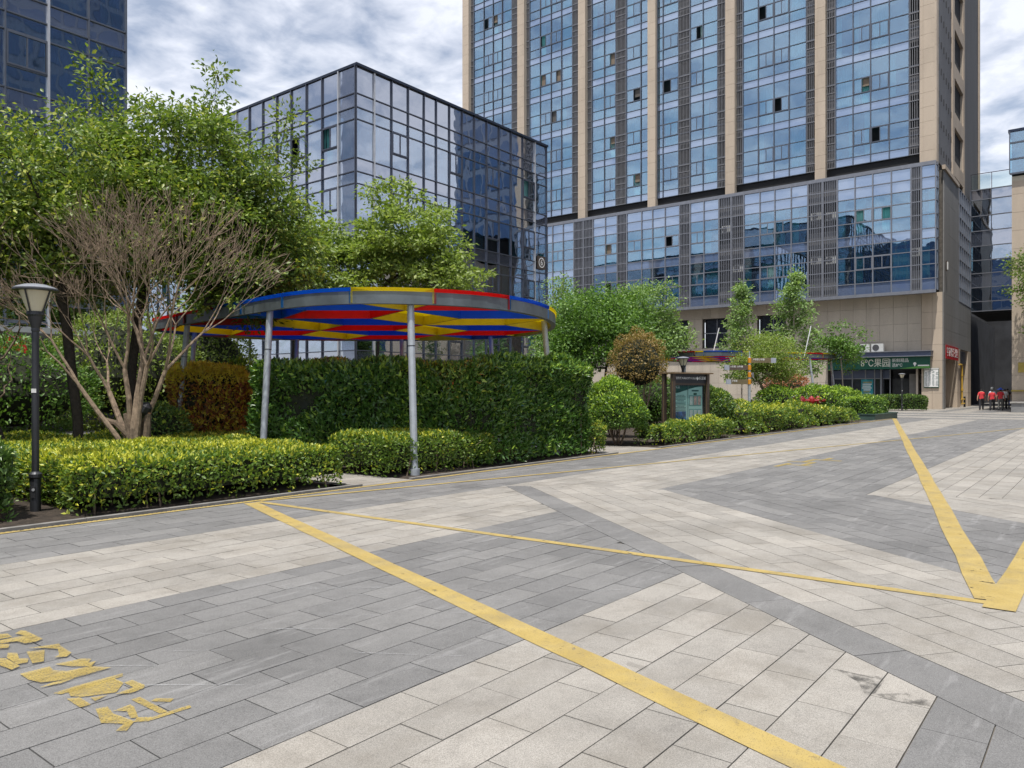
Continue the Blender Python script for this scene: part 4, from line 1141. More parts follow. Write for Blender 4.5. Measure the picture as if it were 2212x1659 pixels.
def ball(name, label, x, y, rx, ry, z0, z1, n, size, mat, seed, young=.35, group=None, cat='shrub', aspect=.45, stems=7, bark='bark_brown', up=.3):
    rg = np.random.default_rng(seed); o = thing(name, label, cat, (x, y, 0), 0, group)
    d = unit(rg.normal(size=(n, 3))); d[:, 2] = np.where(d[:, 2] < (-.55 if z0 > .18 else -.96), -d[:, 2], d[:, 2])
    zc = z0+(z1-z0)*.45; rz = np.where(d[:, 2] > 0, z1-zc, zc-z0)
    rad = 1+lump(d[:, 0]*rx*2, d[:, 1]*ry*2, d[:, 2]*2, 3.4, .11 if name == 'golden_shrub' else .065)-rg.exponential(.11 if name == 'golden_shrub' else .05, n)
    P = np.stack([d[:, 0]*rx*rad, d[:, 1]*ry*rad, zc+d[:, 2]*rz*rad], 1)
    yo = (rg.random(n) < young*np.clip(d[:, 2]+.35, 0, 1))*rg.uniform(.35, 1, n)
    tag(leaves('foliage', o, P, d*.6+rg.normal(size=(n, 3))*.7+np.array((0, 0, up)), size, mat, aspect, yo, seed=seed+1, face=d, loose=.75), kind='stuff')
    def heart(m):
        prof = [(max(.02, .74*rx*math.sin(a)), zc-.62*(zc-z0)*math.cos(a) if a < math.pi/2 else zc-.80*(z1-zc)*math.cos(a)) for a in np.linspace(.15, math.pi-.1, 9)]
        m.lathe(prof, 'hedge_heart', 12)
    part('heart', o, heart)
    def stem(m):
        for k in range(stems):
            a = 2*math.pi*k/stems+rg.uniform(-.3, .3); r0 = rx*.10; r1 = rx*rg.uniform(.3, .6)
            m.tube([(r0*math.cos(a), r0*math.sin(a), .02), (r1*.6*math.cos(a), r1*.6*math.sin(a), z0*.7+.1), (r1*math.cos(a), r1*math.sin(a), zc)], [.026, .02, .010], bark, 5, False)
    part('stem', o, stem); return o

def skeleton(rg, start, attract, step, jitter, up=.25, zpen=.8):
    """grow limbs from the start polyline to every attraction point, each from the nearest node below it"""
    N = [np.array(p, float) for p in start]; par = [-1]+list(range(len(start)-1)); tips = []
    A = np.array(attract); base = N[-1]
    for a in A[np.argsort(np.linalg.norm(A-base, axis=1))]:
        M = np.array(N); dl = a-M
        cost = np.linalg.norm(dl, axis=1)+zpen*np.maximum(0, M[:, 2]-a[2]+.15)+(np.arange(len(M)) < len(start)*.45)*2.5
        i = int(np.argmin(cost)); L = np.linalg.norm(a-M[i]); k = max(1, int(L/step)); p0 = M[i]
        last = i
        for q in range(1, k+1):
            t_ = q/k; p = p0+(a-p0)*t_+np.array((0, 0, up*L*.25*math.sin(math.pi*t_)))+(rg.normal(size=3)*jitter*L/k if q < k else 0)
            N.append(p); par.append(last); last = len(N)-1
        tips.append(last)
    return np.array(N), par, tips
def limbs(name, parent, N, par, tips, r_tip, r_max, power, mat, sides=6):
    n = len(N); load = np.zeros(n)
    for t_ in tips: load[t_] += 1
    for i in range(n-1, 0, -1): load[par[i]] += load[i]
    r = np.minimum(r_max, r_tip*np.maximum(load, 1)**power)
    V, F = [], []; b = 0
    for i in range(1, n):
        p = par[i]; A, B = N[p], N[i]; d = B-A; L = np.linalg.norm(d)
        if L < 1e-5: continue
        d /= L; k = sides if r[p] > .03 else 4
        u = np.cross(d, (0, 0, 1.) if abs(d[2]) < .9 else (1., 0, 0)); u /= np.linalg.norm(u); w = np.cross(d, u)
        ra = min(r[p], r[i]*1.35); ang = np.arange(k)*2*math.pi/k
        ring = np.cos(ang)[:, None]*u+np.sin(ang)[:, None]*w
        V.append(A-d*ra*.3+ring*ra); V.append(B+d*r[i]*.2+ring*r[i])
        for q in range(k): F.append((b+q, b+(q+1) % k, b+k+(q+1) % k, b+k+q))
        b += 2*k
    me = make_mesh(name, np.concatenate(V), np.array(F), [mat], smooth=True)
    return link(name, me, parent)
def crown_pts(rg, ells, n, bias=.45):
    w_ = np.array([e[3]*e[4]*e[5] for e in ells]); w_ = w_/w_.sum(); out = []
    for e, k in zip(ells, rg.multinomial(n, w_)):
        d = unit(rg.normal(size=(k, 3))); r = rg.random((k, 1))**bias
        out.append(np.array(e[:3])+d*r*np.array(e[3:6]))
    return np.concatenate(out)
def tree(name, label, x, y, trunk, ells, nclump, nleaf, size, clump, mat, bark, seed, r_max=.11, r_tip=.006, power=.42, aspect=.5, flat=.6, droop=.1, group=None, young=0., bias=.5, z0=0.0, extra=None):
    rg = np.random.default_rng(seed); o = thing(name, label, 'tree', (x, y, z0), 0, group)
    A = crown_pts(rg, ells, nclump, bias)
    if extra is not None: A = np.concatenate([A, np.array(extra)])
    N, par, tips = skeleton(rg, trunk, A, .4, .10)
    limbs('trunk', o, N, par, tips, r_tip, r_max, power, bark)
    T = N[tips]; k = rg.multinomial(nleaf, np.full(len(T), 1/len(T)))
    C = np.repeat(T, k, axis=0); off = rg.normal(size=C.shape)*np.array((clump, clump, clump*flat))
    P = C+off
    D = off/clump*.7+rg.normal(size=C.shape)*.6+np.array((0, 0, -droop))
    yo = (rg.random(len(P)) < young)*rg.uniform(.3, 1, len(P)) if young else None
    tag(leaves('crown', o, P, D, size, mat, aspect, yo, seed=seed+5, face=np.array((0, 0, .8))+off/clump*.35, loose=.9), kind='stuff')
    return o

# --- clipped hedges along the drive
HG = 'clipped hedges along the kerb'
hedge('low_hedge', 'low clipped yellow-green hedge beside the lamp post', [(6.05, 11.45, 4.1, 3.3, .04, .70, 0)], 1500, .070, 'leaf_hedge', 31, .85, HG, bottom=.35, stems=90)
hedge('leafy_shrub_bed', 'darker large-leaved shrub clump on the far side of the lamp post', [(2.2, 11.2, 2.6, 2.4, .04, .92, 0)], 900, .105, 'leaf_shrub', 33, .25, None, cat='shrub', spread=1.2, amp=.10, bottom=.3, stems=30, aspect=.38)
hedge('low_hedge', 'short low hedge round the foot of the canopy pole', [(10.6, 10.75, 2.9, 1.75, .04, .74, -.03)], 1500, .072, 'leaf_hedge', 35, .35, HG, bottom=.4, stems=70)
hedge('ground_cover', 'yellow-green ground cover bed under the bare tree', [(7.2, 16.4, 6.6, 6.2, .04, .52, 0), (2.2, 16.5, 4.0, 6.5, .04, .5, 0)], 850, .095, 'leaf_hedge', 37, .7, None, cat='plants', stems=0, amp=.08)
hedge('tall_hedge', 'tall dark glossy hedge wall under the coloured canopy', [(13.6, 10.55, 4.3, 1.3, .04, 2.18, -.02), (10.75, 12.15, 4.6, 1.2, .04, 2.12, -1.02)], 1150, .135, 'leaf_laurel', 39, .7, HG, aspect=.36, spread=1.1, up=.75, amp=.105, depth=.05, bottom=.35, stems=60)
hedge('croton_hedge', 'red and yellow leaved hedge behind the canopy pole', [(10.4, 17.8, 1.7, 1.2, .04, 2.12, -.5)], 800, .15, 'leaf_red', 41, 2.4, None, aspect=.30, spread=1.2, up=.6, stems=16, amp=.08)
hedge('small_hedge', 'small bushy yellow-green hedge end at the tall hedge corner', [(16.0, 10.35, .7, 1.0, .04, .75, 0)], 1300, .075, 'leaf_hedge', 43, .45, HG, spread=1.2, amp=.1, bottom=.3, stems=12)
hedge('low_hedge', 'long loose yellow-green hedge in front of the notice board', [(21.6, 10.2, 5.0, .85, .05, .66, 0)], 1000, .085, 'leaf_hedge', 45, .55, HG, spread=1.3, amp=.13, bottom=.45, stems=60)
hedge('low_hedge', 'loose yellow-green hedge below the finger post', [(29.2, 10.45, 8.0, 1.2, .05, .92, 0)], 650, .10, 'leaf_hedge', 47, .55, HG, spread=1.3, amp=.16, bottom=.4, stems=50)
hedge('low_hedge', 'yellow-green hedge mound beside the red fire hydrants', [(36.6, 10.4, 5.6, 1.3, .05, .72, 0)], 500, .11, 'leaf_hedge', 49, .45, HG, spread=1.3, amp=.16, bottom=.3, stems=20)
hedge('planter_hedge', 'clipped hedge growing in the green trough planter', [(44.6, 10.7, 4.2, 1.6, .3, 1.15, -.02)], 420, .12, 'leaf_ball', 51, .6, HG, stems=0, amp=.07)
hedge('box_hedge', 'clipped box hedge at the foot of the stone shop wall', [(65.3, 13.4, 1.5, 4.4, .1, 1.15, 0)], 260, .15, 'leaf_shrub', 53, .2, HG, stems=0, amp=.05)
tr_ = thing('trough_planter', 'green trough planter under the clipped hedge', 'planter', (44.7, 10.5, 0), -.02)
part('trough', tr_, lambda m: (m.box((0, 0, .17), (4.7, 2.0, .30), 'planter_green'),))
part('rim', tr_, lambda m: (m.box((0, -1.0, .33), (4.76, .08, .05), 'planter_green'), m.box((0, 1.0, .33), (4.76, .08, .05), 'planter_green'), m.box((-2.34, 0, .335), (.08, 1.9, .05), 'planter_green'), m.box((2.34, 0, .335), (.08, 1.9, .05), 'planter_green')))

BG = 'round clipped shrubs'
ball('ball_shrub', 'round clipped shrub at the path edge next to the tall hedge', 18.9, 11.0, .80, .80, .25, 1.47, 7500, .095, 'leaf_ball', 61, .3, BG)
ball('ball_shrub', 'round clipped shrub half hidden behind the notice board', 21.3, 12.6, .85, .85, .3, 1.95, 6500, .10, 'leaf_ball', 63, .5, BG)
ball('ball_shrub', 'round clipped shrub on the finger post side of the notice board', 25.3, 11.2, .95, .95, .3, 1.68, 6500, .105, 'leaf_shrub', 65, .25, BG)
ball('ball_shrub', 'reddish green shrub mound beside the finger post', 27.6, 12.6, 1.0, 1.0, .3, 1.75, 5000, .10, 'leaf_shrub', 67, .1, BG)
ball('ball_shrub', 'round clipped shrub behind the red fire hydrants', 34.8, 12.0, 1.05, 1.05, .2, 1.75, 4200, .11, 'leaf_ball', 69, .55, BG)
ball('ball_shrub', 'broad clipped shrub mound between hydrants and trough planter', 40.2, 11.9, 1.5, 1.4, .2, 1.8, 5200, .13, 'leaf_ball', 71, .55, BG)
ball('ball_shrub', 'round clipped shrub rising behind the trough planter', 45.6, 12.2, 1.25, 1.25, .2, 1.75, 4200, .13, 'leaf_ball', 73, .55, BG)
ball('ball_shrub', 'rounded green shrub on the ground cover behind the bare tree', 8.4, 16.6, .75, .7, .25, 1.25, 3000, .09, 'leaf_shrub', 75, .3, BG)
ball('golden_shrub', 'golden brown round-headed shrub behind the notice board', 27.35, 15.0, 1.18, 1.15, 1.3, 3.95, 5200, .10, 'leaf_gold', 77, 0, None, stems=16, bark='twig_pale')
ball('yellow_bush', 'small yellow-leaved bush under the dark tree trunks', 4.6, 17.4, .6, .55, .4, 1.35, 2200, .09, 'leaf_hedge', 79, .9, None)
ball('maple_shrub', 'rust coloured low shrub beside the slim tree', 40.8, 13.6, 1.3, 1.2, .9, 2.5, 2200, .13, 'leaf_rust', 81, 0, None, stems=9)

# --- screens of tall shrubs closing the garden at the back
SG = 'tall shrubs screening the garden'
for i, (x, y, rx, h, n, mt, lb) in enumerate((
   (3.6, 21.5, 1.9, 2.6, 6000, 'leaf_shrub', 'tall glossy shrub screen beneath the red shop fascia'),
   (7.4, 22.4, 2.2, 2.9, 7500, 'leaf_tree_deep', 'tall dense shrub behind the dark tree trunks'),
   (11.2, 24.0, 2.3, 4.0, 9000, 'leaf_airy', 'tall pale-leaved shrub beyond the red and yellow hedge'),
   (14.4, 25.0, 2.0, 4.2, 8000, 'leaf_airy', 'tall pale shrub seen between two canopy poles'),
   (13.0, 20.8, 1.6, 2.4, 5000, 'leaf_laurel', 'dark shrub mass behind the canopy'),
   (24.6, 16.2, 1.3, 2.0, 3600, 'leaf_shrub', 'dense green shrub filling the gap behind the notice board'),
   (30.4, 15.6, 1.5, 2.1, 3600, 'leaf_tree_deep', 'dense shrub between the golden shrub and the finger post'),
   (34.5, 18.5, 2.2, 2.3, 4200, 'leaf_tree_deep', 'dark shrub mass under the dense round tree'),
   (22.0, 18.5, 1.8, 1.7, 3600, 'leaf_shrub', 'low shrub mass beyond the path next to the tall hedge'),
   (41.0, 22.0, 2.4, 2.4, 3600, 'leaf_tree_deep', 'shrub mass beneath the light green ginkgo top'),
   (0.2, 20.0, 1.7, 2.4, 4500, 'leaf_tree_deep', 'dark shrub by the shop entrance at the drive end'))):
    ball('screen_shrub', lb, x, y, rx, rx*.8, .15, h, n, .13, mt, 90+i, .25, SG, stems=6)

# --- trees
tree('broadleaf_tree', 'big light green broadleaf tree with dark trunk behind the bare tree', 6.6, 16.0,
     [(0, 0, -.02), (-.02, .02, 1.0), (-.12, .08, 2.0), (-.2, .1, 2.9), (-.3, .15, 3.6)],
     [(-.5, .7, 5.2, 2.5, 2.1, 2.0), (1.2, .6, 4.8, 2.2, 1.8, 1.6), (-2.2, 1.2, 4.0, 1.8, 1.5, 1.4), (1.6, .1, 5.8, 1.3, 1.2, 1.0)], 420, 52000, .115, .19, 'leaf_tree', 'bark_dark', 101, .15, .007, .43, young=.22)
tree('magnolia_tree', 'taller glossy-leaved tree with upright sprigs above the bare tree', 8.0, 16.9,
     [(0, 0, 0), (.03, .05, 1.1), (.1, .05, 2.2), (.2, 0, 3.2), (.35, -.1, 4.2)],
     [(.9, -.6, 5.9, 1.9, 1.8, 1.9), (1.8, -1.5, 4.8, 1.7, 1.6, 1.9), (2.2, -1.8, 4.5, 1.4, 1.3, 1.0), (.2, .2, 6.4, 1.3, 1.2, 1.3)], 400, 52000, .125, .19, 'leaf_tree', 'bark_dark', 103, .13, .007, .43, young=.12,
     extra=[(-.4, .6, 8.3), (-.5, .75, 8.7), (-.35, .5, 7.8), (1.55, -.8, 8.2), (1.6, -.85, 8.8), (1.5, -.7, 7.6), (1.2, -.5, 7.5), (2.5, -1.9, 7.0), (2.6, -1.95, 7.5), (2.65, -2.0, 7.9), (2.9, -2.1, 6.8), (2.2, -1.6, 6.9), (1.4, -.6, 7.9), (.9, -.3, 7.7), (.4, .2, 8.0), (-.9, .9, 7.6)])
tree('leaning_tree', 'slim dark multi-stem tree leaning away from the lamp post', 5.6, 16.3,
     [(0, 0, 0), (-.25, .15, .9), (-.6, .35, 1.8), (-.9, .5, 2.6)],
     [(-1.6, .9, 3.8, 1.6, 1.3, 1.0)], 60, 7000, .11, .26, 'leaf_tree', 'bark_dark', 105, .085)
tree('pale_tree', 'airy pale green tree in front of the glass corner, on the magnolia side', 16.0, 22.2,
     [(0, 0, 0), (.05, 0, 1.5), (.1, 0, 2.8), (.1, -.1, 3.8)],
     [(-.4, .4, 6.0, 2.2, 2.2, 1.7), (.8, -.6, 6.2, 1.7, 1.7, 1.6), (-1.6, 1.2, 4.9, 1.6, 1.6, 1.3)], 190, 17000, .17, .22, 'leaf_airy', 'bark_dark', 107, .11, flat=.35, bias=.42)
tree('pale_tree', 'airy pale green tree with forked trunk rising above the canopy', 17.7, 19.9,
     [(0, 0, 0), (.0, 0, 1.6), (.1, -.1, 2.9), (.15, -.1, 3.7)],
     [(.6, -.6, 6.9, 1.9, 1.8, 1.8), (1.6, -1.5, 5.6, 1.7, 1.7, 1.5), (-.4, .4, 5.8, 1.5, 1.5, 1.6)], 200, 17500, .17, .21, 'leaf_airy', 'bark_dark', 109, .10, flat=.35, bias=.42)
tree('round_tree', 'dense mid green tree at the end of the coloured canopy', 30.6, 18.6,
     [(0, 0, 0), (.05, 0, 1.0), (.1, 0, 1.9), (.1, -.1, 2.6)],
     [(-.3, .2, 4.3, 2.6, 2.5, 1.8), (.2, -.1, 5.3, 1.8, 1.8, 1.4), (-1.8, 1.3, 3.3, 1.6, 1.6, 1.0)], 240, 26000, .16, .30, 'leaf_tree_deep', 'bark_dark', 111, .16, young=0)
tree('conifer_like_tree', 'narrow green tree with pale dead branches between the two glass buildings', 33.2, 22.6,
     [(0, 0, 0), (0, 0, 2), (0, 0, 4), (.05, 0, 6.2)],
     [(0, 0, 4.2, 1.5, 1.4, 2.0), (0, 0, 6.2, .8, .8, 1.7)], 110, 9000, .17, .28, 'leaf_ginkgo', 'bark_pale', 113, .09)
tree('ginkgo_tree', 'light green tree topping the dense round tree', 38.4, 20.6,
     [(0, 0, 0), (0, 0, 2), (0, 0, 3.8), (.05, 0, 5.4)],
     [(0, 0, 5.9, 1.8, 1.7, 1.9), (.6, -.5, 4.6, 2.0, 1.8, 1.4)], 130, 12000, .19, .30, 'leaf_ginkgo', 'bark_dark', 115, .09)
GK = 'young ginkgo trees before the stone base'
def spire(h, w, z0): # whorls of level branches that shorten towards the top
    rg_ = np.random.default_rng(int(h*100)); pts = []
    z = z0
    while z < h-.3:
        f = (z-z0)/(h-z0); rr = w*(1-f)**.8*(.55+.45*min(1, f*5))+.12
        for k in range(5):
            a_ = rg_.uniform(0, 6.28)
            for q in (.45, .75, 1.0): pts.append((rr*q*math.cos(a_), rr*q*math.sin(a_), z+.12*q+rg_.normal(0, .08)))
        z += .52
    pts.append((0, 0, h)); return pts
tree('ginkgo_tree', 'slender young ginkgo before the second stone base window', 54.4, 21.3,
     [(0, 0, 0), (0, 0, 2), (.03, 0, 4), (0, .03, 6), (0, 0, 7.8), (0, 0, 9.2)],
     [(0, 0, 6.0, .9, .9, 2.0)], 6, 5600, .22, .17, 'leaf_ginkgo', 'bark_pale', 117, .085, group=GK, extra=spire(9.5, 1.75, 2.6), flat=.7)
tree('ginkgo_tree', 'fuller young ginkgo nearer the fruit shop', 56.8, 18.3,
     [(0, 0, 0), (0, 0, 2), (.03, 0, 4.2), (0, .03, 6.4), (0, 0, 8.2), (0, 0, 10.0)],
     [(0, 0, 6.0, .9, .9, 2.0)], 6, 7000, .23, .19, 'leaf_ginkgo', 'bark_pale', 119, .09, group=GK, extra=spire(10.3, 2.35, 2.4), flat=.7)
tree('osmanthus_tree', 'round-headed yellow-green tree behind the finger post', 35.0, 12.6,
     [(0, 0, .0), (0, 0, .5), (.05, .0, 1.0)],
     [(0, 0, 3.0, 1.6, 1.6, 1.15), (.9, -.5, 2.7, 1.1, 1.0, .8)], 150, 13000, .105, .22, 'leaf_airy', 'twig_pale', 121, .07, .008)
tree('slim_tree', 'slim sparse tree with pale leaning trunk before the fruit shop', 48.3, 12.6,
     [(0, 0, 0), (-.1, .03, 1.2), (-.2, .06, 2.4), (-.35, .1, 3.4)],
     [(-.3, .1, 4.3, 1.3, 1.3, 1.3), (.4, -.3, 3.6, 1.0, 1.0, .8)], 60, 3600, .17, .22, 'leaf_tree_deep', 'bark_pale', 123, .07, bias=.6)
tree('planter_tree', 'small tree in the stone planter by the tan building', 64.5, 3.6,
     [(0, 0, .5), (0, 0, 2.5), (0, 0, 5), (0, .1, 7)],
     [(0, .6, 9.5, 1.8, 1.7, 2.2), (0, 0, 6.5, 1.2, 1.1, 1.2)], 60, 5000, .22, .3, 'leaf_tree', 'bark_dark', 125, .10)
sp = thing('stone_planter', 'grey stone planter at the foot of the tan building', 'planter', (65.4, 3.4, 0))
part('wall', sp, lambda m: (m.box((0, 0, .35), (2.2, 4.4, .66), 'planter_stone'),)); part('coping', sp, lambda m: m.box((0, 0, .72), (2.36, 4.56, .09), 'kerb_stone'))

# bare pruned tree: several sawn stems and a fan of leafless twigs
bt = thing('bare_tree', 'leafless brown tree with sawn limbs and a fan of fine twigs', 'tree', (6.5, 13.55, 0))
rg = np.random.default_rng(201)
def fan(base, d0, L0, r0, levels, spread, mat, name):
    """forking limb: straight segments that fork and bend upward, down to fine twigs"""
    m = MB()
    def grow(p, d, L, r, lv):
        r = max(r, .0048)
        k = 2 if lv < 3 else 3; pts = [tuple(p)]; rr = [r]; q = p.copy(); dd = d.copy()
        for i in range(k):
            dd = unit((dd+rg.normal(0, .10, 3)+np.array((0, 0, .06)))[None])[0]; q = q+dd*L/k; pts.append(tuple(q)); rr.append(r*(1-.32*(i+1)/k))
        m.tube(pts, rr, mat, 7 if r > .025 else (5 if r > .01 else 3), False)
        if lv == 0: return
        nk = 3 if rg.random() < (.75 if lv > 4 else .5) else 2; ph = rg.uniform(0, 6.28)
        u = np.cross(dd, (0, 0, 1.)); u = unit(u[None])[0]; w_ = np.cross(dd, u)
        for c in range(nk):
            a_ = ph+2*math.pi*c/nk+rg.uniform(-.4, .4); th = spread*rg.uniform(.6, 1.25)
            nd = dd*math.cos(th)+(u*math.cos(a_)+w_*math.sin(a_))*math.sin(th)
            grow(q, nd, (1.12 if lv == levels else L)*rg.uniform(.64, .88), rr[-1]*(.80 if c == 0 else .64), lv-1)
    grow(np.array(base, float), unit(np.array(d0, float)[None])[0], L0, r0, levels)
    return m.build(name, bt)
RT = np.array((SA, -CA, 0)); FW = np.array((CA, SA, 0))
for (rt, fw_, up_), L0, r0 in (((-.5, .1, 1), 1.4, .062), ((-.22, .25, 1), 1.65, .058), ((.02, -.05, 1), 1.75, .068), ((.08, .22, 1), 1.7, .055), ((.15, -.12, 1), 1.7, .056), ((-.38, -.2, 1), 1.6, .052)):
    b0 = RT*rt*.16+FW*fw_*.12; fan(tuple(b0*.5+np.array((0, 0, .30))), tuple(RT*rt+FW*fw_+np.array((0, 0, up_))), L0, r0, 6, .37, 'twig_pale', 'stem')
part('trunk', bt, lambda m: (m.tube([(.02, .0, .0), (.0, .0, .35), (-.03, .04, .75), (-.10, .13, 1.15)], [.13, .11, .085, .03], 'bark_brown', 10), m.tube([(.0, .02, .3), (.05, -.03, .7), (.08, -.08, 1.2)], [.09, .07, .025], 'bark_brown', 9)))
part('sawn_stub', bt, lambda m: (m.tube([(.13, -.10, .0), (.15, -.13, .7), (.17, -.15, 1.15)], [.085, .070, .058], 'bark_brown', 9), m.tube([(.17, -.15, 1.151), (.171, -.151, 1.165)], .054, 'cut_wood', 9)))
part('sawn_stub', bt, lambda m: (m.tube([(-.05, .05, .75), (-.2, .25, .98), (-.38, .48, 1.06)], [.06, .05, .045], 'bark_brown', 8), m.tube([(-.38, .48, 1.06), (-.39, .49, 1.062)], .04, 'cut_wood', 8)))
cl = part('black_rag', None, lambda m: m.lathe([(.02, 0), (.09, .02), (.12, .10), (.10, .2), (.03, .26)], 'black_cloth', 9)); cl.location = (6.60, 13.50, 1.12); cl.rotation_euler = (.5, .3, 0)
tag(cl, 'black plastic rag caught on the sawn stub of the bare tree', 'rag')
for i, (dx, dy) in enumerate(((-2.0, 2.3), (-1.75, 2.6), (-1.4, 2.1))):
    rg2 = np.random.default_rng(300+i); b_ = thing('bare_sapling', ('leafless sapling nearest the lamp post among the thin saplings', 'middle leafless sapling between two others by the lamp post', 'leafless sapling closest to the dark tree trunks')[i], 'tree', (6.2+dx, 14.2+dy*.6, 0), 0, 'leafless saplings behind the lamp post')
    AA = [(rg2.normal(0, .45), rg2.normal(0, .45), rg2.uniform(1.5, 3.0)) for _ in range(45)]
    N, par, tips = skeleton(rg2, [(0, 0, 0), (.05*i-.05, .05, .5), (.08*i-.1, .08, 1.0)], AA, .2, .1); limbs('trunk', b_, N, par, tips, .007, .045, .4, 'bark_brown')

# ================================================================== COLOURED CANOPIES
_OUT = [(-5.23, .6), (-3.7, -.9), (-2.26, -2.4), (-1.03, -3.8), (0, -4.7), (1.05, -5.12), (2.07, -5.05), (3.1, -4.6), (3.9, -3.8), (4.5, -2.6), (4.85, -1.2), (4.95, .3), (4.8, 1.8), (4.3, 3.2), (3.4, 4.3), (2.2, 5.0), (.6, 5.35), (-1.2, 5.4), (-2.9, 5.1), (-4.3, 4.4), (-5.2, 3.3), (-5.6, 2.0), (-5.55, 1.2)]
def outline(turn=0.0, k=1.0):
    """plan of the roof: a circle with one flattened side, smoothed and made convex"""
    P_ = [np.array((r_*SA+d_*CA, -r_*CA+d_*SA))*k for r_, d_ in _OUT]; n = len(P_); out = []
    for i in range(n):
        p0, p1, p2, p3 = P_[i-1], P_[i], P_[(i+1) % n], P_[(i+2) % n]
        for t_ in (0, .34, .67): out.append(.5*((2*p1)+(p2-p0)*t_+(2*p0-5*p1+4*p2-p3)*t_*t_+(3*p1-p0-3*p2+p3)*t_**3))
    c, s = math.cos(turn), math.sin(turn); out = [(p[0]*c-p[1]*s, p[0]*s+p[1]*c) for p in out]
    pts = sorted(set(out)); hull = []
    for seq in (pts, pts[::-1]):
        h = []
        for p in seq:
            while len(h) > 1 and (h[-1][0]-h[-2][0])*(p[1]-h[-2][1])-(h[-1][1]-h[-2][1])*(p[0]-h[-2][0]) <= 0: h.pop()
            h.append(p)
        hull += h[:-1]
    return hull
def canopy(name, label, cx_, cy_, turn, zb, a, rot, off, perm, poles, pole_r, pole_out, stay=(), recolor=None):
    o = thing(name, label, 'canopy', (cx_, cy_, 0))
    c, s = math.cos(rot), math.sin(rot); Rr = 5.0
    rim = outline(turn); NB = len(rim); inner = outline(turn, .975); planes = []
    for k in range(NB):
        p, q = rim[k], rim[(k+1) % NB]; n_ = np.array((-(q[1]-p[1]), q[0]-p[0])); n_ = n_/np.linalg.norm(n_); planes.append((n_[0], n_[1], -(n_[0]*p[0]+n_[1]*p[1])+.03))
    cols = ('red', 'yellow', 'blue')
    rng_ = int(Rr/a)+3
    for i in range(-rng_, rng_+1):
        for j in range(-2*rng_, 2*rng_+1):
            hx, hy = i*1.5, i*.8660254+j*1.7320508
            for q in range(3):
                pts = [(hx, hy)]+[(hx+math.cos(math.radians(120*q+60*t_)), hy+math.sin(math.radians(120*q+60*t_))) for t_ in range(3)]
                poly = []
                for px, py in pts:
                    x, y = px*a+off[0], py*a+off[1]; poly.append((x*c-y*s, x*s+y*c))
                for pl in planes:
                    poly = clip(poly, *pl)
                    if len(poly) < 3: break
                if len(poly) < 3 or area(poly) < .03: continue
                col = cols[perm[q]]; gx = sum(p[0] for p in poly)/len(poly); gy = sum(p[1] for p in poly)/len(poly)
                if recolor: col = recolor(gx, gy, col)
                def inset(t_): return [(gx+(x-gx)*(1-t_/max(.3, math.hypot(x-gx, y-gy))), gy+(y-gy)*(1-t_/max(.3, math.hypot(x-gx, y-gy)))) for x, y in poly]
                op = inset(.012); ip = inset(.035); n = len(op)
                m = MB(); m.prism(op, zb+.215, zb+.275, 'roof_'+col, bottom=True)
                pan = m.build('roof_panel', o)
                def near_rim(p_): return min(pl[0]*p_[0]+pl[1]*p_[1]+pl[2] for pl in planes) < .12
                m = MB()
                for k in range(n):
                    p_, q_ = op[k], op[(k+1) % n]; pi, qi = ip[k], ip[(k+1) % n]
                    if near_rim(p_) and near_rim(q_): continue
                    vs = [(*p_, zb), (*q_, zb), (*qi, zb), (*pi, zb), (*p_, zb+.213), (*q_, zb+.213), (*qi, zb+.213), (*pi, zb+.213)]
                    m.add(vs, [(0, 1, 5, 4), (2, 3, 7, 6), (0, 3, 2, 1)], 'fin_'+col)
                if m.f: m.build('fin', pan)
    def ring(m):
        vs = []; fs = []
        for k in range(NB):
            x, y = rim[k]; xi, yi = x*.976, y*.976
            for px, py, z in ((x, y, zb-.02), (x, y, zb+.21), (xi, yi, zb+.21), (xi, yi, zb-.02)): vs.append((px, py, z))
        for k in range(NB):
            b = k*4; n_ = ((k+1) % NB)*4
            for q in range(4): fs.append((b+q, b+(q+1) % 4, n_+(q+1) % 4, n_+q))
        m.add(vs, fs, 'ring_steel')
    part('ring_beam', o, ring)
    for pr_, pd_ in poles:
        v_ = Vector((pr_*SA+pd_*CA, -pr_*CA+pd_*SA)); ct, st_ = math.cos(turn), math.sin(turn); v_ = Vector((v_.x*ct-v_.y*st_, v_.x*st_+v_.y*ct))
        r0 = v_.length; ca, sa = v_.x/r0, v_.y/r0; r0 -= .12; r1 = r0+.12+pole_out
        p = part('pole', o, lambda m: m.tube([(r1*ca, r1*sa, .02), (r0*ca, r0*sa, zb-.03), ((r0-.01)*ca, (r0-.01)*sa, zb+.05)], pole_r, 'pole_steel', 16))
        part('collar', p, lambda m: m.tube([(r1*ca, r1*sa, .02), (r1*ca, r1*sa, .14)], pole_r*1.5, 'pole_steel', 16))
        part('weld_ring', p, lambda m: m.tube([((r1*.25+r0*.75)*ca, (r1*.25+r0*.75)*sa, zb*.75), ((r1*.245+r0*.755)*ca, (r1*.245+r0*.755)*sa, zb*.755)], pole_r*1.05, 'dark_steel', 16))
    for ang, l in stay:
        ca, sa = math.cos(R(ang)), math.sin(R(ang))
        part('mast', o, lambda m: m.tube([(Rr*.75*ca, Rr*.75*sa, zb+.05), (Rr*.75*ca+.25, Rr*.75*sa-.3, zb+l)], .028, 'white_paint', 10))
    return o
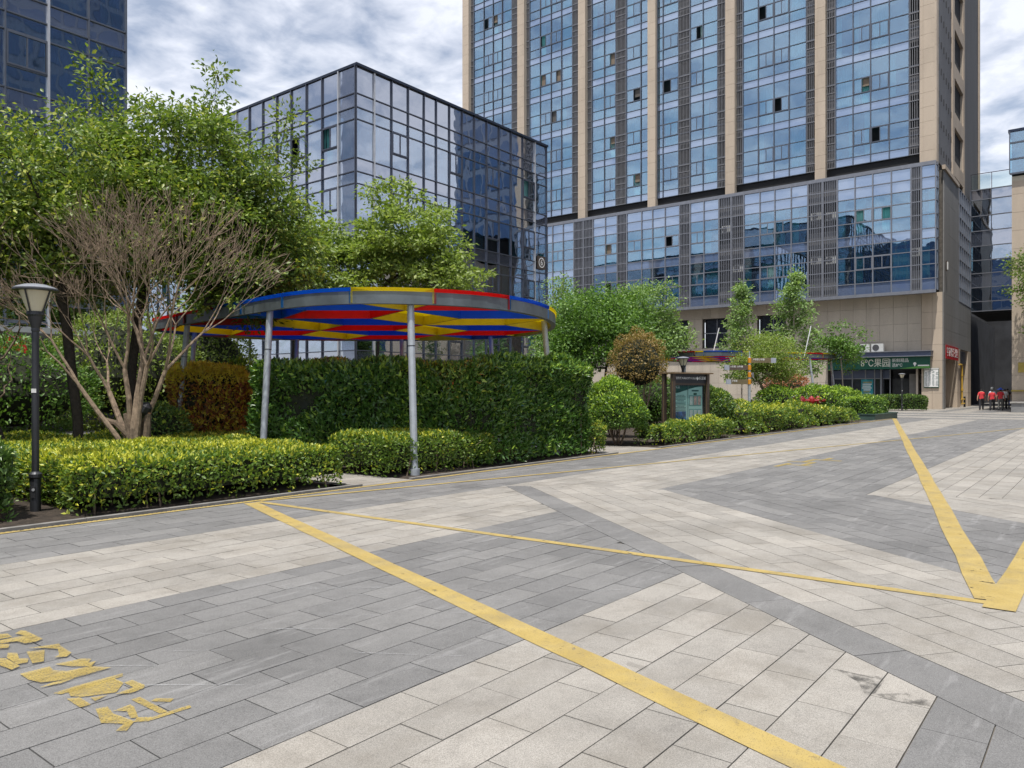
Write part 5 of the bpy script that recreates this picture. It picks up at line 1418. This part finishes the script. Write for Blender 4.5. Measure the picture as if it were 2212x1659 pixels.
def rim_colour(gx, gy, col):      # the panels along the edge, as they follow each other round the rim
    if math.hypot(gx, gy) < 3.0: return col
    a_ = math.degrees(math.atan2(gy, gx)) % 360
    for lo, hi, c_ in ((121, 172, 'red'), (172, 229, 'blue'), (229, 245, 'yellow'), (245, 266, 'red'), (266, 279, 'blue'), (279, 315, 'yellow')):
        if lo <= a_ < hi: return c_
    return col
PL = ((-4.1, -.5), (-1.0, -3.8), (2.05, -5.0), (4.75, -1.0), (3.3, 4.35), (.4, 5.3), (-2.9, 5.0), (-5.3, 2.9))
canopy('garden_canopy', 'large round canopy of red, yellow and blue panels on slanting grey poles', 12.56, 14.77, 0, 3.15, 1.976, .145, (-1.382, 1.776), (2, 0, 1), PL, .066, .16, (), rim_colour)
canopy('garden_canopy', 'distant round coloured canopy with white masts behind the notice board', 45.9, 17.75, 1.2, 3.5, 1.623, 1.9, (.6, .3), (0, 1, 2), PL, .066, .3, ((172, 1.7), (262, 1.8)))

# ================================================================== LAMPS
def lamp(label, x, y):
    o = thing('garden_lamp', label, 'lamp', (x, y, .0), 0, 'post lamps in the garden')
    part('post', o, lambda m: m.lathe([(.042, .50), (.041, 2.28), (.048, 2.29), (.048, 2.31), (.045, 2.32), (.085, 2.47), (.098, 2.49), (.098, 2.53)], 'dark_steel', 20))
    b = part('base', o, lambda m: m.lathe([(.085, .0), (.085, .03), (.060, .05), (.060, .30), (.058, .46), (.075, .48), (.075, .52), (.055, .54), (.043, .55)], 'dark_steel', 20))
    part('hatch', b, lambda m: (m.box((-.04, -.048, .3), (.05, .012, .14), 'iron', -.7), m.tube([(-.043, -.052, .33), (-.048, -.058, .33)], .018, 'pale_metal', 10)))
    part('diffuser', o, lambda m: m.lathe([(.086, 2.53), (.186, 2.80)], 'lamp_cream', 24))
    for k in range(4):
        a = R(45+90*k-10); ca, sa = math.cos(a), math.sin(a)
        part('strut', o, lambda m: m.tube([(.095*ca, .095*sa, 2.52), (.197*ca, .197*sa, 2.81)], .010, 'dark_steel', 6))
    cp = part('cap', o, lambda m: m.lathe([(.20, 2.79), (.245, 2.80), (.248, 2.815), (.21, 2.835), (.13, 2.862), (.04, 2.875), (.002, 2.877)], 'lamp_cap', 28))
    part('cap_rim', cp, lambda m: m.lathe([(.19, 2.782), (.25, 2.788), (.25, 2.803), (.19, 2.803)], 'dark_steel', 28))
    part('sticker', o, lambda m: m.box((-.030, -.030, 1.55), (.055, .006, .05), 'paper', -.75))
    return o
lamp('dark post lamp with cream lantern standing at the low hedge', 3.82, 10.5)
lamp('post lamp rising behind the notice board', 27.47, 13.1)
lamp('post lamp in front of the fruit shop entrance', 64.0, 12.55)

# ================================================================== NOTICE BOARD
nb = thing('notice_board', 'brown framed notice board with mint green posters by the low hedge', 'notice board', (23.65, 11.10, 0), R(-16))
W_ = 1.56
part('roof_cap', nb, lambda m: m.box((.05, .1, 2.13), (W_+.42, .62, .045), 'bronze_light'))
for x in (-W_/2-.06, W_/2+.06):
    for y in (-.10, .28):
        p = part('post', nb, lambda m: m.box((x, y, 1.06), (.12, .12, 2.1), 'bronze'))
        part('edge_strip', p, lambda m: m.box((x-.062, y-.03, 1.0), (.006, .02, 1.7), 'bronze_light'))
part('header', nb, lambda m: m.box((0, -.02, 1.955), (W_-.005, .16, .30), 'dark_steel'))
part('rail', nb, lambda m: m.box((0, .0, 1.77), (W_-.005, .2, .075), 'bronze')); part('rail', nb, lambda m: m.box((0, .0, .42), (W_-.005, .2, .09), 'bronze'))
bp_ = part('back_panel', nb, lambda m: m.box((0, .0, 1.10), (W_-.01, .06, 1.27), 'dark_steel'))
text_mesh('lettering', '宣传栏 PUBLICITY COLUMN', .090, 'print_white', nb, face_mtx((-.70, -.102, 1.96), (1, 0, 0)), .002)
text_mesh('lettering', '乐活城', .115, 'print_white', nb, face_mtx((.42, -.102, 1.96), (1, 0, 0)), .002)
part('logo', nb, lambda m: m.add([(.33, -.102, 1.90), (.37, -.102, 1.91), (.385, -.102, 1.97), (.35, -.102, 2.03), (.32, -.102, 1.96)], [(0, 1, 2, 3, 4)], 'print_white'))
def sheet(m, x0, x1): m.box(((x0+x1)/2, -.04, 1.11), (x1-x0, .012, 1.22), 'poster_mint')
ps = part('poster', nb, lambda m: sheet(m, -.72, -.075))
pe = part('poster', nb, lambda m: sheet(m, -.045, .66))
def wave(m, x0, x1, f, y):
    n = 14; xs = [x0+(x1-x0)*k/n for k in range(n+1)]
    m.add([(x, y, 1.718) for x in xs]+[(x, y, f(x)) for x in xs], [(k, k+1, n+2+k, n+1+k) for k in range(n)], 'poster_green')
fw = lambda x: 1.52+.10*max(0, (x+.55))/1.2*1.3+.05*math.sin((x+.2)*2.6)
part('banner', ps, lambda m: wave(m, -.72, -.075, fw, -.0475)); part('banner', pe, lambda m: wave(m, -.045, .66, lambda x: min(1.715, fw(x)), -.0475))
text_mesh('title', '乐活', .10, 'print_white', ps, face_mtx((-.66, -.049, 1.66), (1, 0, 0)), .001)
part('text_line', ps, lambda m: [m.box((-.42+random.uniform(-.01, .02), -.0475, 1.40-k*.045), (.50 if k % 4 else .34, .003, .016), 'print_ink') for k in range(12)])
part('photo', ps, lambda m: m.box((-.42, -.0475, .70), (.52, .004, .34), 'poster_blue'))
part('title', pe, lambda m: m.box((.30, -.0475, 1.55), (.34, .003, .05), 'print_ink'))
part('tab', pe, lambda m: m.box((.30, -.0475, 1.44), (.16, .003, .07), 'poster_green'))
for z0 in (1.22, .76):
    fr2 = part('print_frame', pe, lambda m: m.box((.30, -.047, z0), (.62, .003, .36), 'poster_teal'))
    for k in range(3): part('card', fr2, lambda m: m.box((.10+k*.20, -.050, z0), (.14, .003, .29), 'poster_pink' if z0 > 1 and k else 'paper'))
gl_ = link('glass', unit_box('clear_glass'), nb, (0, -.075, 1.10), None, (W_-.02, .008, 1.26))

# ================================================================== FINGER POST
fpst = thing('finger_post', 'grey finger post with orange collars and four direction arms', 'signpost', (29.4, 11.2, 0))
part('pole', fpst, lambda m: m.lathe([(.075, 0), (.075, .62), (.05, .64), (.048, 2.86), (.022, 2.88), (.020, 3.02), (.004, 3.12)], 'pole_steel', 18))
for i, (z, az, L, mat, txt) in enumerate(((2.74, -52, 1.0, 'arrow_bronze', '9号楼 2号楼'), (2.46, 128, .95, 'arrow_brown', '6号楼 10号楼'), (2.18, 8, .62, 'arrow_brown', '5号楼'), (1.90, 132, .9, 'arrow_bronze', '3号楼'))):
    u = Vector((math.cos(R(az)), math.sin(R(az)), 0)); flip = i in (1, 3)
    arm = part('arm', fpst, lambda m: m.box((u.x*(L/2+.04), u.y*(L/2+.04), z), (L, .025, .19), mat, R(az)))
    part('collar', arm, lambda m: m.lathe([(.062, z-.10), (.066, z-.095), (.066, z+.095), (.062, z+.10)], 'orange_band', 16))
    tipc = u*(L-.06); part('arrow_plate', arm, lambda m: m.box((tipc.x, tipc.y, z), (.2, .032, .192), 'arrow_tip', R(az)))
    uu = -u if flip else u; side = uu.cross(Vector((0, 0, 1)))*.019
    st = (u*(L-.2) if flip else u*.14)
    text_mesh('lettering', txt, .085, 'print_white', arm, face_mtx((st.x+side.x, st.y+side.y, z+.03), tuple(uu)), .001)
    ch = part('chevron', arm, lambda m: [m.add([tuple(tipc+side*1.02+u*(.05*sg)+Vector((0, 0, 0))) , tuple(tipc+side*1.02+u*(.05*sg-.05)+Vector((0, 0, .055))), tuple(tipc+side*1.02+u*(.05*sg-.075)+Vector((0, 0, .055))), tuple(tipc+side*1.02+u*(.05*sg-.03)), tuple(tipc+side*1.02+u*(.05*sg-.075)-Vector((0, 0, .055))), tuple(tipc+side*1.02+u*(.05*sg-.05)-Vector((0, 0, .055)))], [(0, 1, 2, 3), (0, 3, 4, 5)], 'print_white') for sg in (1,)])

# ================================================================== FIRE HYDRANTS
def hydrant(label, x, y, rz):
    o = thing('fire_hydrant', label, 'hydrant', (x, y, 0), rz, 'red fire pump connections by the hedge'); o.scale = (1.2, 1.2, 1.18)
    part('riser', o, lambda m: m.tube([(0, 0, .02), (0, 0, .85)], .055, 'hydrant_red', 12))
    part('body', o, lambda m: m.lathe([(.06, .72), (.12, .78), (.14, .88), (.12, 1.0), (.06, 1.06), (.03, 1.10)], 'hydrant_red', 16))
    for s_ in (-1, 1):
        p = part('outlet', o, lambda m: m.tube([(0, 0, .9), (s_*.22, -.06, .9)], .05, 'hydrant_red', 12))
        part('cap', p, lambda m: m.tube([(s_*.21, -.057, .9), (s_*.27, -.073, .9)], .07, 'hydrant_red', 12))
hydrant('red fire pump connection, end one next to the osmanthus trunk', 35.9, 11.55, -.9)
hydrant('red fire pump connection, second from the osmanthus trunk', 36.9, 11.52, -.8)
hydrant('red fire pump connection, second from the broad shrub mound', 38.1, 11.45, -.9)
hydrant('red fire pump connection, end one next to the broad shrub mound', 39.0, 11.4, -.8)
for i, (x, y) in enumerate(((35.6, 12.0), (36.6, 12.0), (37.2, 12.0), (39.2, 11.9))):
    o = thing('label_stake', ('small tan plate on a stake beside the osmanthus trunk', 'small tan plate on a stake, first of a close pair behind the hydrants', 'small tan plate on a stake, second of a close pair behind the hydrants', 'small tan plate on a stake beside the broad shrub mound')[i], 'sign', (x, y, 0), -.9)
    part('stake', o, lambda m: m.box((0, .02, .6), (.03, .02, 1.2), 'bronze')); part('plate', o, lambda m: m.box((0, 0, 1.28), (.26, .012, .32), 'cut_wood' if i == 9 else 'kerb_stone'))

# ================================================================== PEOPLE
def person(label, x, y, rz, h, top, legs, hairm, swing=.25, arm=.3, hat=None, lean=0.0, hold=0):
    """one continuous skinned body; material follows the clothes' hems"""
    V, E, Rd = [], [], []
    def v(p, r, par=None):
        V.append(p); Rd.append(r); i = len(V)-1
        if par is not None: E.append((par, i))
        return i
    pel = v((0, 0, .95), .15); wa = v((0, .0, 1.08), .165, pel); che = v((0, .01+lean, 1.28), .185, wa); sh = v((0, lean, 1.42), .13, che)
    nk = v((0, lean, 1.50), .055, sh); hd0 = v((0, lean+.01, 1.57), .078, nk); hd1 = v((0, lean+.012, 1.64), .088, hd0); hd2 = v((0, lean+.005, 1.70), .06, hd1)
    for s_ in (-1, 1):
        a0 = v((s_*.17, lean, 1.41), .062, sh); sw = s_*arm
        a1 = v((s_*.24, lean-.02+sw*.35, 1.14), .047, a0); a2 = v((s_*.27, lean+.05+sw*.75, .90), .035, a1); a3 = v((s_*.27, lean+.08+sw*.85, .82), .034, a2)
        for q in range(4): v((s_*(.262+.004*q), lean+.06+.018*q+sw*.88, .735+.012*abs(q-1.5)), .009, a3)
        v((s_*.235, lean+.115+sw*.85, .79), .010, a3)
        st = s_*swing
        l0 = v((s_*.095, 0, .88), .115, pel); l1 = v((s_*.10, st*.45+.03, .50), .085, l0); l2 = v((s_*.10, st*.8-.03, .10), .068, l1); l3 = v((s_*.11, st*.8+.09, .045), .040, l2)
    me = bpy.data.meshes.new('body'); me.from_pydata(V, E, [])
    ob = bpy.data.objects.new('body', me); COL.objects.link(ob)
    sk = ob.modifiers.new('skin', 'SKIN'); sd = ob.modifiers.new('sub', 'SUBSURF'); sd.levels = 1; sd.render_levels = 1
    for i, d in enumerate(me.skin_vertices[0].data): d.radius = (Rd[i], Rd[i]*(.72 if i in (0, 1, 2, 3) else 1)); d.use_root = (i == 0)
    dg = bpy.context.evaluated_depsgraph_get(); dg.update()
    m2 = bpy.data.meshes.new_from_object(ob.evaluated_get(dg)); bpy.data.objects.remove(ob); bpy.data.meshes.remove(me)
    m2.materials.clear()
    for k in (top, legs, 'skin', hairm, 'shoe'): m2.materials.append(MATS[k])
    for p in m2.polygons:
        c = p.center; zz = c.z; i = 0
        if zz > 1.475: i = 3 if (zz > 1.61 or c.y < lean+.005) and zz > 1.53 else 2
        elif abs(c.x) > .205 and zz < 1.22: i = 2
        elif zz < .09: i = 4
        elif zz < .93: i = 1
        p.material_index = i; p.use_smooth = True
    o = thing('person', label, 'person', (x, y, .018), rz); o.scale = (h/1.76,)*3
    link('body', m2, o)
    if hat == 'cap': part('cap', o, lambda m: m.lathe([(.26, 1.655), (.27, 1.67), (.12, 1.70), (.105, 1.76), (.05, 1.80), (.01, 1.805)], 'hat_blue', 18))
    if hat == 'helmet': part('helmet', o, lambda m: m.lathe([(.115, 1.60), (.125, 1.66), (.115, 1.73), (.07, 1.79), (.01, 1.805)], 'helmet_grey', 16))
    if hold: part('bag', o, lambda m: m.box((.32, .05, .55), (.06, .22, .34), 'trousers_blue'))
    return o
fwd = -math.pi/2
person('person in red shirt and dark trousers walking apart, arm swung out', 69.9, 8.05, fwd+.1, 1.72, 'shirt_red', 'trousers_dark', 'hair', .22, .34)
person('person in red shirt and dark trousers walking beside the blue hat', 69.5, 7.30, fwd, 1.66, 'shirt_red', 'trousers_dark', 'hair', .28, .12)
person('person in pale blue shirt and grey helmet hidden behind a red shirt', 71.4, 7.48, fwd, 1.78, 'shirt_pale', 'trousers_dark', 'hair', .2, .15, 'helmet')
person('person in red shirt and grey trousers wearing a blue sun hat', 69.9, 6.78, fwd-.05, 1.72, 'shirt_red', 'trousers_grey', 'hair', .2, .18, 'cap')
person('person in white jacket and dark trousers carrying a blue bag', 75.0, 6.98, fwd, 1.74, 'shirt_white', 'trousers_dark', 'hair', .24, .2, None, 0, 1)
person('person in dark striped shirt walking ahead into the passage', 77.5, 7.02, fwd, 1.78, 'shirt_dark', 'trousers_grey', 'hair', .2, .22)
